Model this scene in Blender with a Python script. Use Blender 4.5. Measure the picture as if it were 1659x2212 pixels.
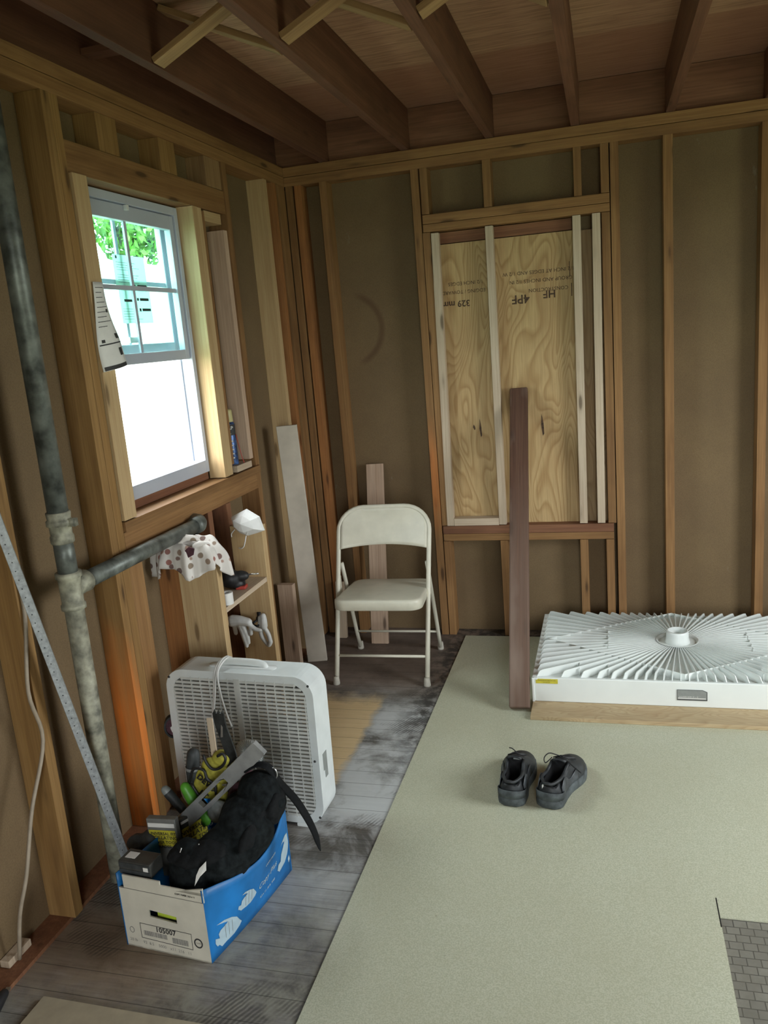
import bpy, bmesh, math, random
from mathutils import Vector, Matrix, Euler, noise as mnoise
random.seed(7)
PI = math.pi
SC = bpy.context.scene
for o in list(bpy.data.objects): bpy.data.objects.remove(o)

# ------------------------------------------------------------------ camera, sky, light, exposure
CAM = Vector((1.5293, -4.0602, 1.6))
yaw, tilt, roll, FPX = -0.2765620, 0.2134884, -0.0826825, 1757.09
fw = Vector((math.sin(yaw)*math.cos(tilt), math.cos(yaw)*math.cos(tilt), -math.sin(tilt)))
rt = Vector((math.cos(yaw), -math.sin(yaw), 0)); up = rt.cross(fw)
rt2 = rt*math.cos(roll) + up*math.sin(roll); up2 = -rt*math.sin(roll) + up*math.cos(roll)
cd = bpy.data.cameras.new('camera'); cam = bpy.data.objects.new('camera', cd); SC.collection.objects.link(cam)
cam.matrix_world = Matrix(((rt2.x, up2.x, -fw.x, CAM.x), (rt2.y, up2.y, -fw.y, CAM.y), (rt2.z, up2.z, -fw.z, CAM.z), (0, 0, 0, 1)))
cd.sensor_fit = 'VERTICAL'; cd.sensor_height = 36.0; cd.sensor_width = 27.0
cd.lens = FPX/2212*36.0; cd.clip_start = 0.02
SC.camera = cam

w = bpy.data.worlds.new('sky'); SC.world = w; w.use_nodes = True
bg = w.node_tree.nodes['Background']; bg.inputs[0].default_value = (0.93, 0.985, 1.0, 1); bg.inputs[1].default_value = 16.0
def area(name, loc, rot, sx, sy, energy=0, col=(1, 1, 1), portal=False):
    l = bpy.data.lights.new(name, 'AREA'); l.shape = 'RECTANGLE'; l.size = sx; l.size_y = sy; l.energy = energy; l.color = col
    o = bpy.data.objects.new(name, l); SC.collection.objects.link(o); o.location = loc; o.rotation_euler = rot
    if portal: l.cycles.is_portal = True
    return o
# openings: left window (seen), window in the right wall, doorway behind the camera
area('portal_window', (-0.155, -1.373, 1.62), (0, -PI/2, 0), 1.02, 0.68, portal=True)
area('portal_right_window', (3.62, -1.8, 1.35), (0, PI/2, 0), 1.3, 1.1, portal=True)
area('portal_rear_door', (2.2, -6.12, 1.05), (PI/2, 0, 0), 1.0, 2.1, portal=True)
SC.view_settings.view_transform = 'Standard'; SC.view_settings.look = 'None'
SC.view_settings.gamma = 1.0; SC.view_settings.use_curve_mapping = False
SC.view_settings.exposure = 0.0

# ------------------------------------------------------------------ material helpers
def nt(name):
    m = bpy.data.materials.new(name); m.use_nodes = True
    t = m.node_tree; return m, t, t.nodes, t.links, t.nodes['Principled BSDF']
def N(ns, typ, **kw):
    n = ns.new(typ)
    for k, v in kw.items(): setattr(n, k, v)
    return n
def setin(n, **kw):
    for k, v in kw.items(): n.inputs[k.replace('_', ' ')].default_value = v
def mix(ns, ln, fac, a, b, mode='MIX'):
    n = N(ns, 'ShaderNodeMix', data_type='RGBA', blend_type=mode)
    for s, v in ((0, fac), (6, a), (7, b)):
        if isinstance(v, bpy.types.NodeSocket): ln.new(v, n.inputs[s])
        elif s == 0: n.inputs[0].default_value = v
        else: n.inputs[s].default_value = (*v, 1) if len(v) == 3 else v
    return n.outputs[2]
def ramp(ns, ln, src, stops):
    r = N(ns, 'ShaderNodeValToRGB'); ln.new(src, r.inputs[0]); cr = r.color_ramp
    while len(cr.elements) > 1: cr.elements.remove(cr.elements[-1])
    cr.elements[0].position = stops[0][0]; c = stops[0][1]; cr.elements[0].color = (*c, 1) if hasattr(c, '__len__') else (c, c, c, 1)
    for p, c in stops[1:]:
        e = cr.elements.new(p); e.color = (*c, 1) if hasattr(c, '__len__') else (c, c, c, 1)
    return r.outputs[0]
def math_(ns, ln, op, a, b=0.0, clamp=False):
    n = N(ns, 'ShaderNodeMath', operation=op, use_clamp=clamp)
    for i, v in ((0, a), (1, b)):
        if isinstance(v, bpy.types.NodeSocket): ln.new(v, n.inputs[i])
        else: n.inputs[i].default_value = v
    return n.outputs[0]
def noise_tex(ns, ln, vec, scale, detail=4, rough=0.55, dist=0.0):
    n = N(ns, 'ShaderNodeTexNoise'); setin(n, Scale=scale, Detail=detail, Roughness=rough, Distortion=dist)
    if vec is not None: ln.new(vec, n.inputs['Vector'])
    return n.outputs[0]
def mapping(ns, ln, vec, scale=(1, 1, 1), loc=(0, 0, 0), rot=(0, 0, 0)):
    m = N(ns, 'ShaderNodeMapping'); ln.new(vec, m.inputs['Vector'])
    m.inputs['Scale'].default_value = scale; m.inputs['Location'].default_value = loc; m.inputs['Rotation'].default_value = rot
    return m.outputs[0]
def plain(name, col, rough=0.5, metal=0.0, vary=0.12, scale=30, bump=0.0, spec=0.5):
    m, t, ns, ln, p = nt(name)
    tc = N(ns, 'ShaderNodeTexCoord').outputs['Object']
    n = noise_tex(ns, ln, tc, scale, 3)
    c2 = tuple(c*(1-vary*2) for c in col); c3 = tuple(min(1, c*(1+vary*0.6)) for c in col)
    ln.new(ramp(ns, ln, n, [(0.3, c2), (0.7, c3)]), p.inputs['Base Color'])
    setin(p, Roughness=rough, Metallic=metal); p.inputs['Specular IOR Level'].default_value = spec
    if bump:
        b = N(ns, 'ShaderNodeBump'); setin(b, Strength=bump, Distance=0.004); ln.new(n, b.inputs['Height']); ln.new(b.outputs[0], p.inputs['Normal'])
    return m
def wood(name, c1, c2, dark, knots=0.5, stain=0.4, rough=0.7, stain_col=None, axis=2, hue_var=0.25, patch=None):
    """grain runs along the object's local z (axis=2) or x (axis=0)"""
    m, t, ns, ln, p = nt(name)
    tc = N(ns, 'ShaderNodeTexCoord').outputs['Object']
    oi = N(ns, 'ShaderNodeObjectInfo')
    off = N(ns, 'ShaderNodeVectorMath', operation='SCALE'); off.inputs[0].default_value = (7.3, 3.1, 11.7); ln.new(oi.outputs['Random'], off.inputs[3])
    ad = N(ns, 'ShaderNodeVectorMath', operation='ADD'); ln.new(tc, ad.inputs[0]); ln.new(off.outputs[0], ad.inputs[1]); v = ad.outputs[0]
    sc = [1, 1, 1]
    def S(a, b): s = [a, a, a]; s[axis] = b; return tuple(s)
    fine = noise_tex(ns, ln, mapping(ns, ln, v, S(150, 4)), 1.0, 4, 0.6)
    band = noise_tex(ns, ln, mapping(ns, ln, v, S(28, 0.9)), 1.0, 3, 0.5, 0.6)
    blot = noise_tex(ns, ln, mapping(ns, ln, v, S(7, 2.2)), 1.0, 3, 0.6)
    col = mix(ns, ln, ramp(ns, ln, band, [(0.3, 0.0), (0.7, 1.0)]), c1, c2)
    col = mix(ns, ln, math_(ns, ln, 'MULTIPLY', ramp(ns, ln, fine, [(0.35, 1.0), (0.62, 0.0)]), 0.35), col, dark)
    sc_ = stain_col or dark
    col = mix(ns, ln, math_(ns, ln, 'MULTIPLY', ramp(ns, ln, blot, [(0.5, 0.0), (0.72, 1.0)]), stain), col, sc_)
    vo = N(ns, 'ShaderNodeTexVoronoi', feature='F1'); ln.new(mapping(ns, ln, v, S(13, 3.0)), vo.inputs['Vector']); setin(vo, Scale=1.0, Randomness=1.0)
    kn = ramp(ns, ln, vo.outputs['Distance'], [(0.0, 1.0), (0.085, 0.9), (0.13, 0.25), (0.2, 0.0)])
    col = mix(ns, ln, math_(ns, ln, 'MULTIPLY', kn, knots), col, tuple(c*0.35 for c in dark))
    if patch:   # a worn stretch or a painted-in glow of light, with ragged ends: (z0, z1, softness, colour, strength)
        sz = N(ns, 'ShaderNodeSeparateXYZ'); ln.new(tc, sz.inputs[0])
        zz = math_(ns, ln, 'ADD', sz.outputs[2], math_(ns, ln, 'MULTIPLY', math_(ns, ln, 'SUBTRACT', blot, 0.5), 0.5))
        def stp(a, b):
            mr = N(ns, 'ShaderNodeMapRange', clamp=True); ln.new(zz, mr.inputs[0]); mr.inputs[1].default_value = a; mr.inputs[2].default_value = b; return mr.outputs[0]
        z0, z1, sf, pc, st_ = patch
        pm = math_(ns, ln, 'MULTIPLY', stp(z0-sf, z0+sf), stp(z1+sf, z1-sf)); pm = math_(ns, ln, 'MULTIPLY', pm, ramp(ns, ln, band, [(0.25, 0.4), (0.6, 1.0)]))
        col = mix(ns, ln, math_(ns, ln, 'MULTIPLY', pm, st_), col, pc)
    hsv = N(ns, 'ShaderNodeHueSaturation'); ln.new(col, hsv.inputs['Color'])
    ln.new(math_(ns, ln, 'ADD', math_(ns, ln, 'MULTIPLY', oi.outputs['Random'], hue_var*2), 1-hue_var), hsv.inputs['Value'])
    ln.new(hsv.outputs[0], p.inputs['Base Color'])
    setin(p, Roughness=rough); p.inputs['Specular IOR Level'].default_value = 0.3
    b = N(ns, 'ShaderNodeBump'); setin(b, Strength=0.25, Distance=0.002); ln.new(fine, b.inputs['Height']); ln.new(b.outputs[0], p.inputs['Normal'])
    return m

M = {}
M['old'] = wood('aged_pine', (0.32, 0.175, 0.07), (0.245, 0.125, 0.047), (0.10, 0.045, 0.018), 0.8, 0.45, hue_var=0.13)
M['old_orange'] = wood('orange_heart_pine', (0.40, 0.18, 0.062), (0.32, 0.13, 0.042), (0.13, 0.05, 0.02), 0.8, 0.4, hue_var=0.08)
M['gold'] = wood('golden_pine', (0.35, 0.205, 0.075), (0.27, 0.15, 0.05), (0.12, 0.055, 0.02), 0.8, 0.4, hue_var=0.05)
M['rim'] = wood('red_rim_board', (0.32, 0.15, 0.09), (0.25, 0.115, 0.066), (0.08, 0.035, 0.022), 0.3, 0.5, hue_var=0.05, axis=2)
M['orange_glow'] = wood('glow_painted_pine', (0.35, 0.205, 0.075), (0.27, 0.15, 0.05), (0.12, 0.055, 0.02), 0.8, 0.4, hue_var=0.02, patch=(-1.3, -0.60, 0.18, (0.80, 0.22, 0.035), 0.9))  # golden pine with a warm glow of light painted into its lower part
M['orange_glow_soft'] = wood('soft_glow_painted_pine', (0.32, 0.175, 0.07), (0.245, 0.125, 0.047), (0.10, 0.045, 0.018), 0.8, 0.45, hue_var=0.02, patch=(-0.50, -0.12, 0.12, (0.60, 0.20, 0.05), 0.6))  # aged pine, fainter warm glow of light painted into a short stretch
M['new'] = wood('fresh_pine', (0.55, 0.40, 0.22), (0.47, 0.325, 0.165), (0.34, 0.19, 0.08), 0.8, 0.15, hue_var=0.08)
M['newgrey'] = wood('fresh_pale_batten', (0.60, 0.49, 0.37), (0.52, 0.41, 0.30), (0.30, 0.20, 0.12), 0.85, 0.2, hue_var=0.08)
M['pink'] = wood('pale_pinkish_pine', (0.58, 0.43, 0.32), (0.50, 0.35, 0.25), (0.24, 0.15, 0.10), 0.85, 0.4, hue_var=0.05)
M['joist'] = wood('dark_red_joist', (0.20, 0.09, 0.052), (0.15, 0.064, 0.036), (0.06, 0.027, 0.017), 0.4, 0.5, hue_var=0.15)
M['post'] = wood('dirty_brown_plank', (0.13, 0.066, 0.042), (0.09, 0.043, 0.028), (0.03, 0.015, 0.011), 0.4, 0.85, 0.85, stain_col=(0.24, 0.175, 0.14), hue_var=0.02, patch=(-2.0, 0.80, 0.25, (0.23, 0.165, 0.13), 0.55))
M['darkwood'] = wood('dark_sill_wood', (0.26, 0.12, 0.06), (0.2, 0.085, 0.045), (0.08, 0.035, 0.02), 0.4, 0.5, hue_var=0.05)
M['brace'] = wood('brace_strip', (0.40, 0.25, 0.12), (0.31, 0.18, 0.085), (0.13, 0.07, 0.035), 0.4, 0.3, hue_var=0.1)

def fibre(name, c1, c2, smear=(0.4, 0.4, 0.35), ring=False):
    m, t, ns, ln, p = nt(name)
    tc = N(ns, 'ShaderNodeTexCoord').outputs['Object']
    a = noise_tex(ns, ln, tc, 3.0, 5, 0.6); b = noise_tex(ns, ln, tc, 220, 2, 0.7)
    col = mix(ns, ln, ramp(ns, ln, a, [(0.3, 0.0), (0.7, 1.0)]), c1, c2)
    col = mix(ns, ln, math_(ns, ln, 'MULTIPLY', ramp(ns, ln, b, [(0.35, 1.0), (0.6, 0.0)]), 0.35), col, tuple(c*0.5 for c in c1))
    s = noise_tex(ns, ln, mapping(ns, ln, tc, (9, 9, 4)), 1.0, 5, 0.7)
    col = mix(ns, ln, math_(ns, ln, 'MULTIPLY', ramp(ns, ln, s, [(0.68, 0.0), (0.82, 1.0)]), 0.5), col, smear)
    if ring:   # curved water mark on the sheathing left of the opening
        vd = N(ns, 'ShaderNodeVectorMath', operation='DISTANCE'); ln.new(tc, vd.inputs[0]); vd.inputs[1].default_value = (0.245, 0.09, 1.64)
        sx = N(ns, 'ShaderNodeSeparateXYZ'); ln.new(tc, sx.inputs[0])
        rg = ramp(ns, ln, vd.outputs['Value'], [(0.155, 0.0), (0.17, 1.0), (0.180, 1.0), (0.20, 0.0)])
        rg = math_(ns, ln, 'MULTIPLY', rg, ramp(ns, ln, sx.outputs[0], [(0.28, 0.0), (0.34, 1.0)]))
        col = mix(ns, ln, math_(ns, ln, 'MULTIPLY', rg, 0.55), col, (0.09, 0.045, 0.025))
    ln.new(col, p.inputs['Base Color']); setin(p, Roughness=0.85); p.inputs['Specular IOR Level'].default_value = 0.2
    return m
M['fibre'] = fibre('fibreboard_sheathing', (0.205, 0.140, 0.074), (0.160, 0.108, 0.060), ring=True)
M['fibre_grey'] = fibre('greyish_fibreboard', (0.22, 0.19, 0.13), (0.18, 0.15, 0.10))

def ceiling_mat():
    m, t, ns, ln, p = nt('ceiling_plywood')
    tc = N(ns, 'ShaderNodeTexCoord').outputs['Object']
    g = noise_tex(ns, ln, mapping(ns, ln, tc, (1.5, 26, 1)), 1.0, 4, 0.6, 1.2)
    f = noise_tex(ns, ln, mapping(ns, ln, tc, (8, 160, 1)), 1.0, 3, 0.6)
    col = mix(ns, ln, ramp(ns, ln, g, [(0.3, 0.0), (0.7, 1.0)]), (0.46, 0.27, 0.165), (0.58, 0.36, 0.22))
    col = mix(ns, ln, math_(ns, ln, 'MULTIPLY', ramp(ns, ln, f, [(0.38, 1.0), (0.55, 0.0)]), 0.45), col, (0.17, 0.09, 0.05))
    sx = N(ns, 'ShaderNodeSeparateXYZ'); ln.new(tc, sx.inputs[0])
    # shade painted into the plywood colour: redder, darker band next to the end wall
    near = ramp(ns, ln, math_(ns, ln, 'ADD', math_(ns, ln, 'MULTIPLY', sx.outputs[1], 1.0), 1.0), [(0.44, 0.0), (0.45, 1.0)])
    col = mix(ns, ln, math_(ns, ln, 'MULTIPLY', near, 0.6), col, (0.33, 0.15, 0.09))
    s = noise_tex(ns, ln, mapping(ns, ln, tc, (5, 14, 1)), 1.0, 4, 0.7)
    col = mix(ns, ln, math_(ns, ln, 'MULTIPLY', ramp(ns, ln, s, [(0.70, 0.0), (0.8, 1.0)]), 0.35), col, (0.42, 0.36, 0.3))
    ln.new(col, p.inputs['Base Color']); setin(p, Roughness=0.85); p.inputs['Specular IOR Level'].default_value = 0.2
    return m
M['ceil'] = ceiling_mat()

def ply_mat(name, scale=1.0, c1=(0.52, 0.36, 0.175), c2=(0.34, 0.20, 0.08), rough=0.6):
    m, t, ns, ln, p = nt(name)
    tc = N(ns, 'ShaderNodeTexCoord').outputs['Object']
    # cathedral grain: contour bands of a stretched noise field
    base = noise_tex(ns, ln, mapping(ns, ln, tc, (4.2*scale, 4.2*scale, 1.1*scale), (0.3, 0, 0.2)), 1.0, 2, 0.45, 0.5)
    bands = math_(ns, ln, 'FRACT', math_(ns, ln, 'MULTIPLY', base, 26.0))
    bl = ramp(ns, ln, bands, [(0.0, 0.0), (0.45, 0.25), (0.8, 1.0), (1.0, 0.0)])
    fine = noise_tex(ns, ln, mapping(ns, ln, tc, (220, 220, 7)), 1.0, 3, 0.6)
    blot = noise_tex(ns, ln, mapping(ns, ln, tc, (3, 3, 2.2)), 1.0, 3, 0.6)
    col = mix(ns, ln, math_(ns, ln, 'MULTIPLY', bl, 0.8), c1, c2)
    col = mix(ns, ln, math_(ns, ln, 'MULTIPLY', ramp(ns, ln, fine, [(0.3, 1.0), (0.6, 0.0)]), 0.3), col, tuple(c*0.5 for c in c2))
    col = mix(ns, ln, math_(ns, ln, 'MULTIPLY', ramp(ns, ln, blot, [(0.5, 0.0), (0.75, 1.0)]), 0.55), col, (0.33, 0.19, 0.085))
    ln.new(col, p.inputs['Base Color']); setin(p, Roughness=rough); p.inputs['Specular IOR Level'].default_value = 0.3
    return m
M['ply'] = ply_mat('plywood_grain')
M['ply2'] = ply_mat('brown_plywood', 1.0, (0.34, 0.235, 0.125), (0.24, 0.15, 0.07))
M['plyfloor'] = ply_mat('floor_plywood', 2.0, (0.52, 0.40, 0.24), (0.42, 0.30, 0.17))

def floor_mat():
    m, t, ns, ln, p = nt('old_floor_boards')
    tc = N(ns, 'ShaderNodeTexCoord').outputs['Object']
    sx = N(ns, 'ShaderNodeSeparateXYZ'); ln.new(tc, sx.inputs[0]); X, Y = sx.outputs[0], sx.outputs[1]
    n1 = noise_tex(ns, ln, tc, 4.0, 6, 0.65, 0.4); n2 = noise_tex(ns, ln, tc, 13.0, 6, 0.7, 0.3)
    n3 = noise_tex(ns, ln, mapping(ns, ln, tc, (5, 90, 1)), 1.0, 4, 0.65)
    n4 = noise_tex(ns, ln, mapping(ns, ln, tc, (2.2, 3.5, 1), (3.3, 1.2, 0)), 1.0, 5, 0.6)
    # weathered boards
    col = mix(ns, ln, ramp(ns, ln, n1, [(0.34, 0.0), (0.66, 1.0)]), (0.15, 0.147, 0.135), (0.44, 0.43, 0.41))
    col = mix(ns, ln, math_(ns, ln, 'MULTIPLY', ramp(ns, ln, n3, [(0.4, 1.0), (0.62, 0.0)]), 0.4), col, (0.055, 0.05, 0.045))
    # dirt brown everywhere in blotches
    col = mix(ns, ln, math_(ns, ln, 'MULTIPLY', ramp(ns, ln, n4, [(0.45, 0.0), (0.65, 1.0)]), 0.5), col, (0.13, 0.10, 0.07))
    def step(src, a, b):
        mr = N(ns, 'ShaderNodeMapRange', clamp=True); ln.new(src, mr.inputs[0]); mr.inputs[1].default_value = a; mr.inputs[2].default_value = b; return mr.outputs[0]
    wob = math_(ns, ln, 'MULTIPLY', math_(ns, ln, 'SUBTRACT', n2, 0.5), 0.16)
    Xw = math_(ns, ln, 'ADD', X, math_(ns, ln, 'MULTIPLY', wob, 0.5)); Yw = math_(ns, ln, 'ADD', Y, wob)
    # chalky white band left of the vinyl, middle of the room
    wm = math_(ns, ln, 'MULTIPLY', step(Yw, -2.25, -1.75), step(Yw, -0.75, -0.95))
    wm = math_(ns, ln, 'MULTIPLY', wm, step(Xw, 0.50, 0.56)); wm = math_(ns, ln, 'MULTIPLY', wm, step(n1, 0.36, 0.52))
    col = mix(ns, ln, math_(ns, ln, 'MULTIPLY', wm, 0.8), col, (0.60, 0.62, 0.63))
    # clean yellow patch where something stood
    tm = math_(ns, ln, 'MULTIPLY', step(Xw, 0.545, 0.515), step(Yw, -1.75, -1.6)); tm = math_(ns, ln, 'MULTIPLY', tm, step(Yw, -0.74, -0.86))
    tan = mix(ns, ln, n3, (0.60, 0.43, 0.22), (0.80, 0.60, 0.35))
    col = mix(ns, ln, math_(ns, ln, 'MULTIPLY', tm, 0.92), col, tan)
    # dark brown band against the end wall
    bm_ = step(Yw, -0.80, -0.62)
    brown = mix(ns, ln, n1, (0.11, 0.078, 0.062), (0.24, 0.18, 0.145))
    col = mix(ns, ln, math_(ns, ln, 'MULTIPLY', bm_, 0.85), col, brown)
    dk = math_(ns, ln, 'MULTIPLY', step(Xw, 0.62, 0.74), step(Yw, -1.6, -0.9)); dk = math_(ns, ln, 'MULTIPLY', dk, step(n2, 0.42, 0.55))
    col = mix(ns, ln, math_(ns, ln, 'MULTIPLY', dk, 0.85), col, (0.035, 0.033, 0.03))
    # warm bare wood in the near left corner
    wb = math_(ns, ln, 'MULTIPLY', step(Yw, -2.15, -2.3), step(Xw, 0.5, 0.3)); wb = math_(ns, ln, 'MULTIPLY', wb, step(Yw, -2.66, -2.5))
    fm = math_(ns, ln, 'MULTIPLY', step(Yw, -1.95, -2.3), ramp(ns, ln, n2, [(0.42, 0.0), (0.62, 0.8)]))
    col = mix(ns, ln, fm, col, (0.34, 0.335, 0.28))
    col = mix(ns, ln, math_(ns, ln, 'MULTIPLY', wb, 0.6), col, mix(ns, ln, n3, (0.14, 0.08, 0.045), (0.30, 0.19, 0.11)))
    # combed glue ridges
    wv = N(ns, 'ShaderNodeTexWave', wave_type='BANDS', bands_direction='X'); ln.new(mapping(ns, ln, tc, (1, 1, 1), (0, 0, 0), (0, 0, 0.5)), wv.inputs['Vector']); setin(wv, Scale=26.0, Distortion=2.5, Detail=1.0)
    gm = math_(ns, ln, 'MULTIPLY', ramp(ns, ln, n4, [(0.52, 0.0), (0.6, 1.0)]), ramp(ns, ln, wv.outputs[1], [(0.4, 1.0), (0.7, 0.0)]))
    gm = math_(ns, ln, 'MULTIPLY', gm, math_(ns, ln, 'SUBTRACT', 1.0, tm))
    col = mix(ns, ln, math_(ns, ln, 'MULTIPLY', gm, 0.55), col, (0.045, 0.042, 0.038))
    # gaps between boards
    br = N(ns, 'ShaderNodeTexBrick', offset=0.37); ln.new(mapping(ns, ln, tc, (1, 1, 1), (0.4, 0.008, 0)), br.inputs['Vector'])
    setin(br, Scale=1.0, Mortar_Size=0.0013, Mortar_Smooth=0.2, Bias=0.0, Brick_Width=1.9, Row_Height=0.0825)
    ln.new(mix(ns, ln, math_(ns, ln, 'MULTIPLY', br.outputs['Fac'], 0.6), col, (0.02, 0.018, 0.015)), p.inputs['Base Color'])
    ln.new(ramp(ns, ln, n2, [(0.3, 0.45), (0.7, 0.8)]), p.inputs['Roughness']); p.inputs['Specular IOR Level'].default_value = 0.35
    b = N(ns, 'ShaderNodeBump'); setin(b, Strength=0.3, Distance=0.003); ln.new(n2, b.inputs['Height']); ln.new(b.outputs[0], p.inputs['Normal'])
    return m
M['floor'] = floor_mat()

def lino_mat():
    m, t, ns, ln, p = nt('speckled_vinyl')
    tc = N(ns, 'ShaderNodeTexCoord').outputs['Object']
    s = noise_tex(ns, ln, tc, 260, 2, 0.7); b = noise_tex(ns, ln, tc, 2.5, 4, 0.6); d = noise_tex(ns, ln, tc, 38, 3, 0.7)
    col = mix(ns, ln, ramp(ns, ln, s, [(0.4, 0.0), (0.6, 1.0)]), (0.46, 0.475, 0.35), (0.60, 0.605, 0.48))
    col = mix(ns, ln, math_(ns, ln, 'MULTIPLY', ramp(ns, ln, b, [(0.35, 0.0), (0.7, 1.0)]), 0.3), col, (0.45, 0.43, 0.30))
    col = mix(ns, ln, math_(ns, ln, 'MULTIPLY', ramp(ns, ln, d, [(0.74, 0.0), (0.78, 1.0)]), 0.6), col, (0.16, 0.14, 0.10))
    ln.new(col, p.inputs['Base Color']); setin(p, Roughness=0.38); p.inputs['Specular IOR Level'].default_value = 0.5
    bp = N(ns, 'ShaderNodeBump'); setin(bp, Strength=0.08, Distance=0.002); ln.new(s, bp.inputs['Height']); ln.new(bp.outputs[0], p.inputs['Normal'])
    return m
M['lino'] = lino_mat()
def tile_mat():
    m, t, ns, ln, p = nt('worn_stone_pattern_tile')
    tc = N(ns, 'ShaderNodeTexCoord').outputs['Object']
    br = N(ns, 'ShaderNodeTexBrick', offset=0.4); ln.new(mapping(ns, ln, tc, (1, 1, 1)), br.inputs['Vector'])
    setin(br, Scale=1.0, Mortar_Size=0.0018, Brick_Width=0.034, Row_Height=0.027, Mortar_Smooth=0.5)
    br.inputs['Color1'].default_value = (0.20, 0.19, 0.16, 1); br.inputs['Color2'].default_value = (0.26, 0.25, 0.21, 1); br.inputs['Mortar'].default_value = (0.07, 0.065, 0.055, 1)
    n = noise_tex(ns, ln, tc, 20, 4, 0.6)
    ln.new(mix(ns, ln, ramp(ns, ln, n, [(0.35, 0.0), (0.7, 0.55)]), br.outputs[0], (0.15, 0.14, 0.11)), p.inputs['Base Color']); setin(p, Roughness=0.6)
    return m
M['tile'] = tile_mat()

M['white_plastic'] = plain('white_plastic', (0.72, 0.75, 0.74), 0.4, 0, 0.03, 8)
M['pan'] = plain('white_acrylic', (0.80, 0.84, 0.82), 0.35, 0, 0.02, 8)
M['fan_white'] = plain('fan_white_enamel', (0.70, 0.74, 0.74), 0.4, 0, 0.05, 12)
M['grille'] = plain('fan_grille_plastic', (0.60, 0.61, 0.58), 0.55, 0, 0.08, 12)
M['blade'] = plain('fan_blade_grey', (0.62, 0.62, 0.60), 0.5, 0, 0.05, 10)
M['vinyl_frame'] = plain('white_vinyl_frame', (0.46, 0.50, 0.58), 0.4, 0, 0.03, 8)
M['chair'] = plain('cream_enamel', (0.66, 0.63, 0.52), 0.38, 0, 0.05, 14)
M['rubber'] = plain('cream_rubber', (0.50, 0.47, 0.40), 0.7, 0, 0.1, 40)
M['galv'] = plain('grey_painted_pipe', (0.17, 0.185, 0.165), 0.45, 0.35, 0.35, 22, 0.3)
M['galv2'] = plain('pale_corroded_pipe', (0.38, 0.37, 0.28), 0.6, 0.15, 0.35, 25, 0.4)
M['bead'] = plain('galvanised_metal', (0.40, 0.42, 0.43), 0.5, 0.4, 0.15, 90, 0.2)
M['dark'] = plain('black_plastic', (0.018, 0.018, 0.02), 0.5, 0, 0.2, 30)
M['steel'] = plain('bright_steel', (0.6, 0.6, 0.6), 0.3, 0.9, 0.1, 30)
M['dsteel'] = plain('dark_steel', (0.07, 0.075, 0.075), 0.4, 0.6, 0.3, 30)
M['black_fabric'] = plain('black_nylon_fabric', (0.010, 0.013, 0.014), 0.9, 0, 0.35, 60, 0.6, 0.15)
M['strap'] = plain('black_webbing', (0.008, 0.009, 0.010), 0.85, 0, 0.2, 90, 0.4, 0.2)
M['shoe'] = plain('dusty_black_leather', (0.028, 0.032, 0.036), 0.55, 0, 0.4, 22, 0.3)
M['shoe_grey'] = plain('dusty_grey_sole', (0.085, 0.10, 0.105), 0.7, 0, 0.35, 30, 0.4)
M['shoe_panel'] = plain('grey_leather_panel', (0.075, 0.085, 0.095), 0.5, 0, 0.35, 26, 0.3)
M['shoe_in'] = plain('black_shoe_lining', (0.006, 0.006, 0.007), 0.95, 0, 0.1, 40)
M['paper'] = plain('white_paper', (0.74, 0.73, 0.70), 0.8, 0, 0.04, 20)
M['carton'] = plain('white_carton', (0.60, 0.57, 0.48), 0.75, 0, 0.06, 14)
M['ink'] = plain('black_ink', (0.035, 0.035, 0.035), 0.7, 0, 0.1, 60)
M['ink_grey'] = plain('grey_print', (0.25, 0.24, 0.22), 0.7, 0, 0.1, 60)
M['ink_brown'] = plain('faded_brown_stamp', (0.10, 0.055, 0.03), 0.8, 0, 0.4, 60)
M['blue'] = plain('blue_printed_carton', (0.012, 0.18, 0.50), 0.45, 0, 0.22, 7)
M['fish'] = plain('pale_blue_print', (0.42, 0.55, 0.62), 0.5, 0, 0.05, 40)
M['yellow'] = plain('yellow_label', (0.62, 0.55, 0.05), 0.5, 0, 0.08, 60)
M['yelgreen'] = plain('lime_yellow_plastic', (0.50, 0.62, 0.06), 0.45, 0, 0.1, 30)
M['green'] = plain('bright_green_rubber', (0.12, 0.42, 0.04), 0.45, 0, 0.12, 30)
M['glove_y'] = plain('yellow_work_glove', (0.48, 0.44, 0.06), 0.8, 0, 0.25, 40, 0.4)
M['pkg_grey'] = plain('grey_card_package', (0.17, 0.17, 0.16), 0.5, 0, 0.1, 30)
M['pkg_dark'] = plain('dark_card_package', (0.06, 0.06, 0.055), 0.45, 0, 0.2, 30)
M['grey_tool'] = plain('grey_aluminium', (0.38, 0.39, 0.39), 0.4, 0.35, 0.1, 30)
M['dkgrey'] = plain('dark_grey_rubber', (0.045, 0.05, 0.052), 0.6, 0, 0.25, 40, 0.3)
M['red'] = plain('red_plastic', (0.40, 0.05, 0.035), 0.5, 0, 0.1, 30)
M['maroon'] = plain('maroon_cloth', (0.11, 0.04, 0.055), 0.85, 0, 0.3, 50, 0.5)
M['glove_w'] = plain('thin_white_rubber', (0.62, 0.62, 0.60), 0.45, 0, 0.1, 30, 0.3)
M['mask'] = plain('white_mask_felt', (0.80, 0.80, 0.79), 0.8, 0, 0.02, 60)
M['wire'] = plain('grey_cable_sheath', (0.33, 0.27, 0.20), 0.5, 0, 0.1, 30)
M['cord_w'] = plain('white_cord', (0.68, 0.68, 0.66), 0.5, 0, 0.05, 30)
M['plank_w'] = plain('grey_white_primer', (0.56, 0.50, 0.42), 0.75, 0, 0.10, 9, 0.2)
M['canblue'] = plain('blue_can_print', (0.06, 0.13, 0.33), 0.35, 0.2, 0.5, 60)
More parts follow.
